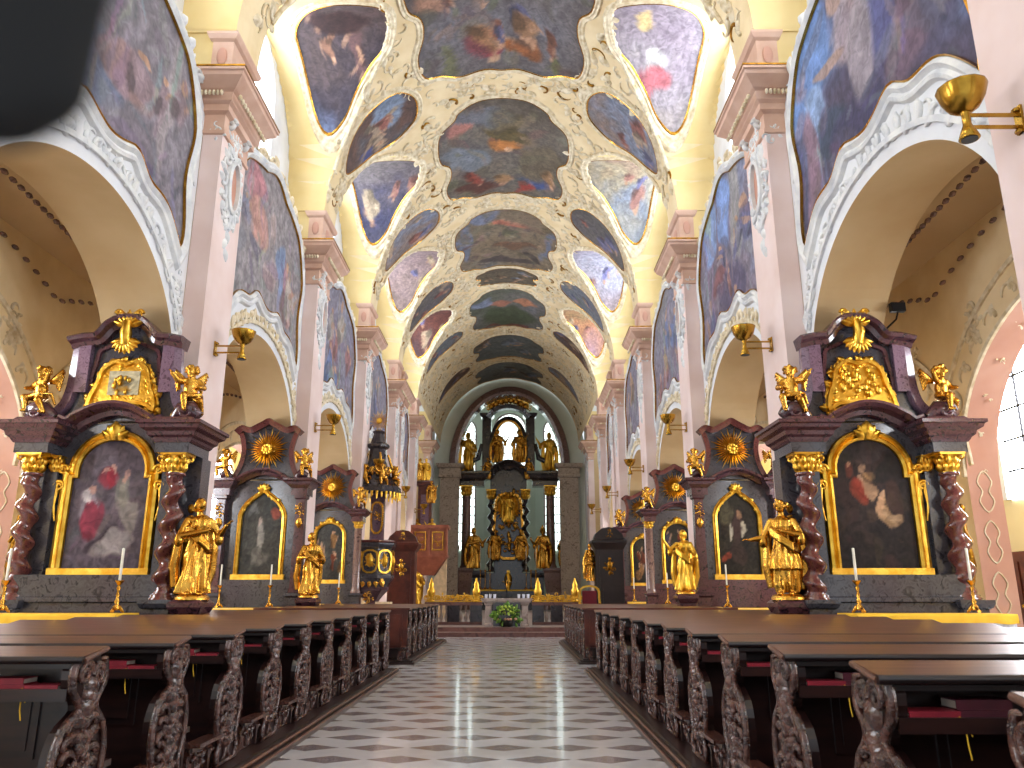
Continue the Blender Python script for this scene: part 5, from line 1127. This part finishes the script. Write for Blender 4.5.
for k, a in enumerate((-PI / 2, -PI / 4, -3 * PI / 4, 0)):
    b = MB(); m = lambda u, v, d: ((.8 + d) * math.cos(a) - u * math.sin(a), (.8 + d) * math.sin(a) + u * math.cos(a), v); rg = random.Random(k)
    b.sweep(smooth_closed([(-.25, 2.55), (.25, 2.55), (.28, 3.3), (-.28, 3.3)], 3), [(-.03, 0), (-.03, .06), (.04, .06), (.04, 0)], m, closed=True); rocaille(b, m, 0, 2.95, .28, rg, 12, aspect=1.3); b.ell(m(0, 2.95, .0), (.16, .1, .26), 8, 6); b.build('gilded_relief', 'bright_gold', t)
b = MB(); m = flat(-.7)
for k in range(5): leaf(b, m, (k - 2) * .22, 2.25, .4, -PI / 2 + (k - 2) * .2, .3)
rocaille(b, m, 0, 1.5, .3, random.Random(3), 8); b.build('lower_ornament', 'gold', t)
b = MB(); b.box(-.3, .3, .5, .75, 2.0, 6.2); b.build('back_panel', 'mauve_marble', t); b = MB(); b.sweep(smooth_closed([(-.2, 4.3), (.2, 4.3), (.22, 5.4), (-.22, 5.4)], 3), [(-.04, 0), (-.04, .08), (.05, .08), (.05, 0)], flat(.5), closed=True); rocaille(b, flat(.45), 0, 4.9, .25, random.Random(4), 8); b.build('back_relief', 'gold', t)
cn = MB(); ring(cn, [(1.02, 5.75), (1.12, 5.85), (1.1, 6.1), (.95, 6.25), (.8, 6.4), (.55, 6.8), (.4, 7.3), (.36, 7.8), (.5, 7.9), (.52, 8.0), (.35, 8.1), (.22, 8.5), (.3, 8.6), (.1, 8.7)], (0, 0, 0), 8, PI / 8); can = cn.build('canopy', 'dark_marble', t)
b = MB()
for k in range(32): a = 2 * PI * k / 32; b.tube([(1.04 * math.cos(a), 1.04 * math.sin(a), 5.85), (1.05 * math.cos(a), 1.05 * math.sin(a), 5.6 - .08 * (k % 2))], [.06, .03], 5)
b.build('tasselled_fringe', 'bright_gold', can)
for k in range(4): a = -PI / 2 + (k - 1.5) * .9; fig('cherub', PUT[1 if k % 2 else -1], 'gold', can, (.85 * math.cos(a), .85 * math.sin(a), 6.25), .8, a + PI / 2)
b = MB(); 
for k in range(4): a = 2 * PI * k / 4 + .4; b.tube([(.85 * math.cos(a), .85 * math.sin(a), 6.2), (.7 * math.cos(a), .7 * math.sin(a), 6.9), (.45 * math.cos(a), .45 * math.sin(a), 7.6)], [.1, .08, .05], 6)
b.build('scroll_ribs', 'gold', can)
sb = sunburst(can, 0, 0, 9.1, .5, 'bright_gold', 28); sb.name = 'crowning_rays'
t = thing('confessional', 'dark wooden confessional with pediment beside the left pulpit', 'confessional', (-4.85, 37.9, .33))
def confess(t, wood, cherubm):
    b = MB(); b.sqlathe([(.08, 0), (.08, .3), (0, .35), (0, 3.2), (.04, 3.25), (.12, 3.4), (.18, 3.5), (.18, 3.6), (.05, 3.65)], ax=.62, ay=.45); b.build('body', wood, t)
    b = MB(); b.prism([(-.72, 3.62), (-.6, 3.9), (-.3, 4.15), (0, 4.2), (.3, 4.15), (.6, 3.9), (.72, 3.62)], flat(-.4), -.5, .06); b.build('pediment', wood, t)
    b = MB(); b.box(-.45, .45, -.5, -.45, .5, 2.9); b.box(-.33, .33, -.53, -.5, .65, 1.5); b.build('door', wood, t)
    b = MB(); m = flat(-.5); rocaille(b, m, 0, 2.4, .32, random.Random(2), 10); b.ell(m(0, 2.5, .03), (.12, .08, .2), 8, 6); b.ell(m(0, 2.78, .03), (.08, .07, .09), 8, 6); rocaille(b, m, 0, 3.9, .2, random.Random(5), 6); b.build('gilded_ornament', cherubm, t)
confess(t, 'mahogany', 'gold')
t = thing('confessional', 'nearly black wooden confessional with gilded relief and black figures, right of chancel', 'confessional', (4.7, 36.3, .33)); confess(t, 'dark_wood', 'old_gold')
for q, h in ((-.62, 1.9), (.5, 2.4)): fig('carved_figure', ST['book'], 'iron', t, (-.85, -.1 + q * .2, 2.0 + q * .3), 1.3, .5)
t = thing('choir_tribune', 'red brown panelled tribune carried by a dark figure beside the chancel', 'tribune', (-4.35, 46.0, .33))
b = MB(); b.box(-1.1, .95, -.6, .6, 3.3, 3.45, 0); b.box(-1.05, .9, -.55, .55, 3.45, 4.9, 0); b.box(-1.15, 1.0, -.65, .65, 4.9, 5.1, 0)
for q in (-1.1, -.1, .9): b.box(q - .05, q + .05, -.68, -.55, 3.4, 5.1)
b.add([(-1, -.6, 3.3), (.9, -.6, 3.3), (.2, -.3, 2.3), (-1, -.3, 2.3), (-1, .5, 3.3), (.9, .5, 3.3), (.2, .5, 2.3), (-1, .5, 2.3)], [(0, 3, 2, 1), (1, 2, 6, 5), (3, 7, 6, 2)], smooth=False); b.build('gallery', 'tribune_wood', t)
b = MB(); 
for q in (-.6, .4): b.sweep([(q - .3, 3.7), (q + .3, 3.7), (q + .3, 4.7), (q - .3, 4.7)], [(-.03, 0), (-.03, .06), (.04, .06), (.04, 0)], flat(-.55), closed=True); rocaille(b, flat(-.56), q, 4.2, .28, random.Random(2), 8, aspect=1.3)
b.build('gilded_panel', 'gold', t)
fig('carrying_figure', ST['raised'], 'iron', t, (-.85, -.3, .6), 2.3, .3)
b = MB(); b.add([(.9, -.2, 0), (.9, -.2, 3.2), (-.1, -.35, 1.6), (-.5, -.35, 0), (.9, .2, 0), (.9, .2, 3.2), (-.1, .2, 1.6), (-.5, .2, 0)], [(0, 3, 2, 1), (4, 5, 6, 7), (1, 2, 6, 5), (2, 3, 7, 6), (0, 1, 5, 4)], smooth=False); b.build('stair_flank', 'beam_cloth', t)
t = thing('standing_altarpiece', 'gilded figures standing high on the left chancel wall above the tribune', 'altarpiece', (-5.5, 52.5, 4.4))
b = MB(); b.box(-.6, .5, -.3, .3, 0, .5); b.box(-.5, .4, -.25, .3, .5, 4.2); b.box(-.6, .5, -.35, .3, 4.2, 4.5); b.build('case', 'mahogany', t); b = MB(); b.box(-.3, .25, -.3, -.25, 1., 3.6); b.build('blue_panel', 'mauve_marble', t)
for i, (dx, z, k) in enumerate(((-.45, .5, 'praying'), (.5, .5, 'raised'), (0, 4.5, 'raised'), (-.4, 4.5, 'book'), (.4, 3.0, 'praying'))): fig('gilded_figure', ST[k], 'gold', t, (dx, -.4, z), 1.5, 0)
# ============================================================ people's altar, rail, chair, flowers
t = thing('communion_table', 'stone topped altar table with dark base in the middle of the chancel steps', 'altar table', (.12, 33.6, .33)); b = MB(); b.box(-1.05, 1.05, -.4, .4, 1.0, 1.1); b.box(-1.0, 1.0, -.36, .36, .94, 1.0); b.build('table_top', 'step_stone', t)
b = MB(); b.box(-.55, .55, -.3, .3, 0, .94); b.build('block', 'dark_marble', t); 
for q in (-.75, .75): b = MB(); b.sqlathe([(.04, 0), (.04, .1), (0, .14), (0, .8), (.04, .86), (.06, .94)], c=(q, 0, 0), ax=.13, ay=.25); b.build('stone_support', 'step_stone', t)
for i, q in enumerate((-.85, -.68, -.5, .5, .7, .88)):
    c = thing('altar_light', 'white cup candle on the communion table, %s from the left' % ORD[i], 'candle', (.12 + q, 33.45, 1.43), 0, 'cup candles on the communion table'); b = MB(); b.lathe([(.05, 0), (.06, .12), (.06, .16), (.045, .16)], n=10); b.build('cup', 'white_lace', c)
c = thing('crucifix', 'dark standing crucifix on the communion table', 'crucifix', (.12, 33.6, 1.43)); b = MB(); b.box(-.12, .12, -.08, .08, 0, .06); b.box(-.025, .025, -.02, .02, .06, .9); b.box(-.2, .2, -.02, .02, .62, .67); b.build('cross', 'iron', c); b = MB(); b.ell((0, -.03, .5), (.035, .03, .14), 8, 6); b.ell((0, -.04, .68), (.03, .03, .04), 8, 6); b.tube([(-.17, -.03, .68), (0, -.04, .6), (.17, -.03, .68)], .014, 5); b.build('corpus', 'gold', c)
t = thing('flower_arrangement', 'yellow green flower arrangement on the floor before the communion table', 'flowers', (.1, 32.7, .33)); rg = random.Random(6)
b = MB(); b.lathe([(.2, 0), (.26, .05), (.3, .25), (.26, .25), (.2, .2)], n=12); b.build('bowl', 'iron', t)
b = MB()
for i in range(90):
    a = rg.uniform(0, 2 * PI); el = rg.uniform(-.5, 1.4); r = rg.uniform(.3, .55); p = (r * math.cos(a) * math.cos(el), r * .6 * math.sin(a) * math.cos(el), .35 + r * math.sin(el) * .8)
    m = lambda u, v, d: (p[0] + u * math.cos(a), p[1] + u * math.sin(a) - d, p[2] + v); leaf(b, m, 0, 0, rg.uniform(.15, .3), el + rg.uniform(-.6, .6), .3)
b.build('foliage', 'leaf_green', t); b = MB()
for i in range(70):
    a = rg.uniform(0, 2 * PI); el = rg.uniform(.1, 1.5); r = rg.uniform(.35, .5); b.ell((r * math.cos(a) * math.cos(el), r * .7 * math.sin(a) * math.cos(el) - .1, .45 + r * math.sin(el) * .8), (.05, .05, .04), 6, 5)
b.build('blossoms', 'flower_yellow', t); b = MB()
for i in range(14): a = rg.uniform(PI, 2 * PI); b.ell((.4 * math.cos(a), .3 * math.sin(a), .3), (.05, .04, .05), 6, 5)
b.build('pink_blossoms', 'salmon_plaster', t)
def balustrade(x0, x1, lab):
    t = thing('balustrade', lab, 'balustrade', ((x0 + x1) / 2, 34.9, .33)); h = (x1 - x0) / 2
    b = MB(); b.box(-h, h, -.18, .18, .8, .93); b.box(-h, h, -.16, .16, 0, .12); b.build('rail', 'red_step_stone', t)
    for q in (-h + .25, h - .25, 0): b = MB(); b.box(q - .25, q + .25, -.17, .17, .12, .8); b.build('pier', 'dark_marble', t)
    for q in (-h * .52, h * .52):
        for i in range(4): b = MB(); b.lathe([(.06, .12), (.05, .17), (.09, .28), (.08, .36), (.035, .5), (.035, .58), (.06, .7), (.06, .8)], (q + (i - 1.5) * .22, 0, 0), 10); b.build('baluster', 'step_stone', t)
    b = MB(); rg = random.Random(int(x0 * 10)); m = flat(-.1)
    for q in np.linspace(-h + .25, h - .25, 5): rocaille(b, m, q, 1.08, .26, rg, 10); volute(b, m, q - .2, 1.1, .12, 1, .025); volute(b, m, q + .2, 1.1, .12, -1, .025)
    b.tube([(-h, -.12, .96), (h, -.12, .96)], .025, 6); b.build('gilded_cresting', 'bright_gold', t)
    for q in (-h + .25, h - .25): b = MB(); b.lathe([(.14, .93), (.16, 1.0), (.08, 1.06), (.16, 1.25), (.18, 1.4), (.1, 1.55), (.12, 1.65), (.06, 1.8), (.02, 1.95)], (q, 0, 0), 12); b.build('gilded_urn', 'bright_gold', t)
balustrade(-3.4, -.95, 'dark balustrade with gilded cresting left of the communion table'); balustrade(1.2, 3.3, 'dark balustrade with gilded cresting right of the communion table')
t = thing('armchair', 'gilded armchair with red velvet back at the right end of the rail', 'chair', (3.55, 33.3, .33)); t.scale = (1.25, 1.2, 1.22); b = MB(); b.box(-.3, .3, -.25, .25, .42, .5); b.box(-.24, .24, .2, .25, .6, 1.15); b.build('upholstery', 'velvet', t)
b = MB(); b.sweep(smooth_closed([(-.3, .5), (-.31, .9), (-.28, 1.2), (0, 1.3), (.28, 1.2), (.31, .9), (.3, .5)], 3), [(-.03, 0), (-.03, .08), (.04, .08), (.04, 0)], flat(.24), closed=True); b.build('gilded_frame', 'bright_gold', t)
for i in range(4): b = MB(); b.tube([((-.27, .27)[i % 2], (-.22, .22)[i // 2], .0), ((-.29, .29)[i % 2], (-.22, .22)[i // 2], .42)], .025, 6); b.build('leg', 'gold', t)
for q in (-.32, .32): b = MB(); b.tube([(q, .22, .72), (q, -.2, .72), (q, -.22, .5)], .03, 6); b.build('armrest', 'gold', t)
for i, (x, y) in enumerate(((-5.35, 32.2),)):
    t = thing('lectern', 'small pale draped stand below the pulpit', 'stand', (x + .6, y, .0)); b = MB(); b.box(-.25, .25, -.2, .2, 0, 1.2); b.box(-.3, .3, -.25, .25, 1.2, 1.3); b.build('drape', 'beam_cloth', t); b = MB(); b.box(-.28, -.2, -.27, -.2, .3, 1.2); b.build('edge', 'white_lace', t)
# ============================================================ high altar
t = thing('high_altar', 'towering dark high altar with gilded statues, twisted columns and lit oval window', 'altar', (-.1, 69.0, .33)); rg = random.Random(12)
b = MB(); b.box(-2.3, 2.3, -.6, 1., 0, 3.0)
b.box(-1.25, 1.25, .3, 1.0, 3.0, 9.8); b.build('base', 'dark_marble', t)
b = MB()
for q in (-1, 1):
    for x in (2.15, 3.55): pass
for q in (-1, 1):
    p = MB(); p.sqlathe([(.15, 0), (.15, .3), (.05, .4), (0, .5), (-.05, 1.4), (.1, 2.4), (.12, 3.0), (.22, 3.2), (.22, 3.4)], c=(q * 3.9, -.6, 0), ax=.75, ay=.6); p.build('pedestal', 'brown_marble', t)
    p = MB(); p.sqlathe([(.1, 0), (.1, .3), (0, .4), (0, 2.6), (.12, 2.8), (.15, 3.0), (.15, 3.2)], c=(q * 2.5, -.5, 0), ax=.5, ay=.5); p.build('pedestal', 'dark_marble', t)
    p = MB(); p.lathe([(.5, 3.4), (.5, 3.55), (.42, 3.65), (.4, 3.8), (.36, 9.4), (.4, 9.5)], (q * 3.65, -.6, 0), 20); p.build('column', 'brown_marble', t); gold_capital(t, q * 3.65, -.6, 9.5, .9, .38)
    for x in (1.6,): twisted(t, q * 1.5, -.7 if x > 2 else -.4, 3.1, 9.3, .28 if x > 2 else .24, .14, 6, 'dark_marble', q); gold_capital(t, q * 1.5, -.7 if x > 2 else -.4, 9.25, .85, .3)
    p = MB(); p.sqlathe([(0, 10.35), (0, 10.8), (.1, 10.9), (.25, 11.05), (.35, 11.3), (.5, 11.4), (.5, 11.6), (0, 11.75)], c=(q * 3.2, -.4, 0), ax=1.1, ay=.6); p.build('entablature', 'dark_marble', t)
    p = MB(); p.box(min(q * 1.55, q * 2.35), max(q * 1.55, q * 2.35), -.3, .6, 11.7, 16.6); p.sqlathe([(0, 16.6), (.15, 16.7), (.25, 16.9), (.25, 17.0), (0, 17.1)], c=(q * 1.95, .15, 0), ax=.4, ay=.45); p.build('upper_pier', 'dark_marble', t)
    p = MB(); p.tube([(q * 3.9, -.4, 11.7), (q * 3.4, -.4, 12.6), (q * 2.7, -.3, 12.9), (q * 2.4, -.3, 14.2)], [.35, .3, .25, .15], 8); p.build('scroll', 'dark_marble', t)
    for (x, y, z, h, kk, m) in ((q * 4.95, -.8, 3.3, 3.2, 'book', 'gold'), (q * 2.95, -1.2, 3.3, 3.4, 'bishop' if q > 0 else 'praying', 'gold'), (q * 3.6, -.7, 11.7, 3.4, 'raised', 'gold'), (q * .95, -.6, 12.4, 3.0, 'praying', 'gold'), (q * 1.8, -1.0, 10.9, 1.9, 'reaching', 'gold'), (q * 1.1, -1.1, 4.0, 2.6, 'reaching', 'gold')): fig('gilded_statue_figure', ST[kk], m, t, (x, y, z), h, -q * .3)
p = MB(); arc = smooth_open([(-2.2, 11.3), (-1.6, 11.3), (-1.2, 11.9), (0, 12.4), (1.2, 11.9), (1.6, 11.3), (2.2, 11.3)], 5); p.sweep(arc, [(-.3, 0), (-.25, .4), (0, .6), (.2, .9), (.3, .9), (.3, 0)], flat(-.2)); p.box(-1.6, 1.6, 0, .8, 9.8, 12.3); p.build('arched_cornice', 'dark_marble', t)
p = MB(); p.sweep([(1.45 * math.cos(a), 14.3 + 2.2 * math.sin(a)) for a in np.linspace(0, 2 * PI, 33)[:-1]], [(-.25, 0), (-.2, .4), (.1, .5), (.3, .3), (.3, 0)], flat(-.1), closed=True); p.build('oval_window_frame', 'dark_marble', t)
p = MB(); p.sweep([(1.3 * math.cos(a), 14.3 + 2.0 * math.sin(a)) for a in np.linspace(0, 2 * PI, 33)[:-1]], [(-.1, 0), (-.05, .15), (.1, .1), (.1, 0)], flat(-.45), closed=True)
p.build('gilded_ring', 'gold', t)
p = MB(); m = flat(-.3); p.sweep(smooth_open([(-1.9, 16.6), (-1.2, 17.3), (0, 17.6), (1.2, 17.3), (1.9, 16.6)], 5), [(-.3, 0), (-.2, .4), (.15, .5), (.15, 0)], m); p.build('top_cornice', 'dark_marble', t)
p = MB()
for i in range(7): rocaille(p, m, (i - 3) * .55, 17.6 + .5 * math.cos((i - 3) * .5), .55, rg, 8)
for i in range(8): p.ell(m((i - 3.5) * .45, 17.5 + .7 * math.cos((i - 3.5) * .4), .3), (.3, .25, .35), 8, 6)
p.build('gilded_crown', 'gold', t)
p = MB(); m = flat(-.2); p.sweep(smooth_closed([(-1.1, 4.6), (1.1, 4.6), (1.15, 8), (.8, 9.6), (-.8, 9.6), (-1.15, 8)], 3), [(-.15, 0), (-.1, .2), (.1, .2), (.1, 0)], m, closed=True)
for i in range(16): rocaille(p, m, rg.uniform(-.8, .8), rg.uniform(4.8, 9.8), .55, rg, 6)
for i in range(22): p.ell(m(rg.uniform(-.7, .7), rg.uniform(5, 10), .2), (.16, .2, .28), 7, 5)
p.build('gilded_centrepiece', 'gold', t)
fig('central_figure', ST['raised'], 'bright_gold', t, (0, -.9, 7.2), 2.6, 0)
sunburst(t, 0, -.7, 8.6, 1.5, 'bright_gold', 50)
p = MB(); p.box(-.12, .12, -1.1, -.9, 1.6, 3.2); p.lathe([(.4, 1.2), (.4, 1.5), (.15, 1.7), (.3, 2.1), (.35, 2.6), (.1, 3.1)], (0, -1.0, 0), 12); p.build('tabernacle', 'bright_gold', t)
a = thing('altar_table', 'long table of the high altar with white cloth and tall candles', 'altar table', (-.1, 66.6, .33)); p = MB(); p.box(-2.6, 2.6, -.5, .5, 0, 1.5); p.build('block', 'dark_marble', a); p = MB(); p.box(-2.7, 2.7, -.56, .56, 1.5, 1.62); p.build('cloth', 'yellow_cloth', a)
for i, q in enumerate((-2.4, -2.0, -1.6, 1.4, 1.8, 2.2)): candlestick(q, 66.6, 1.95, 'tall high altar candlestick, %s from the left' % ORD[i], 1.6, 1.9, group='candlesticks on the high altar', sc=1.6)
# small gilded urns and figures on the far right
for i, (x, y, z) in enumerate(((5.75, 27.0, 0),)): pass
# ============================================================ dark thing hanging close to the lens
t = thing('camera_strap', 'black blurred strap end hanging close to the lens, top left corner', 'strap', (.3805, .120, 1.6778))
b = MB(); P = []
for i in range(24):
    f = i / 23; z = .1 * f ** 1.6; w = .026 - .007 * max(0, 1 - z / .007) ** 2
    cx = -.026 + .05 * z; P.append([(cx + w * math.copysign(abs(math.cos(a)) ** .6, math.cos(a)), .006 * math.sin(a), z) for a in np.linspace(0, 2 * PI, 25)[:-1]])
b.grid(P, False, True); b.add(P[0], [tuple(range(24))]); b.add(P[-1], [tuple(range(24))]); b.build('webbing', 'black_fabric', t)
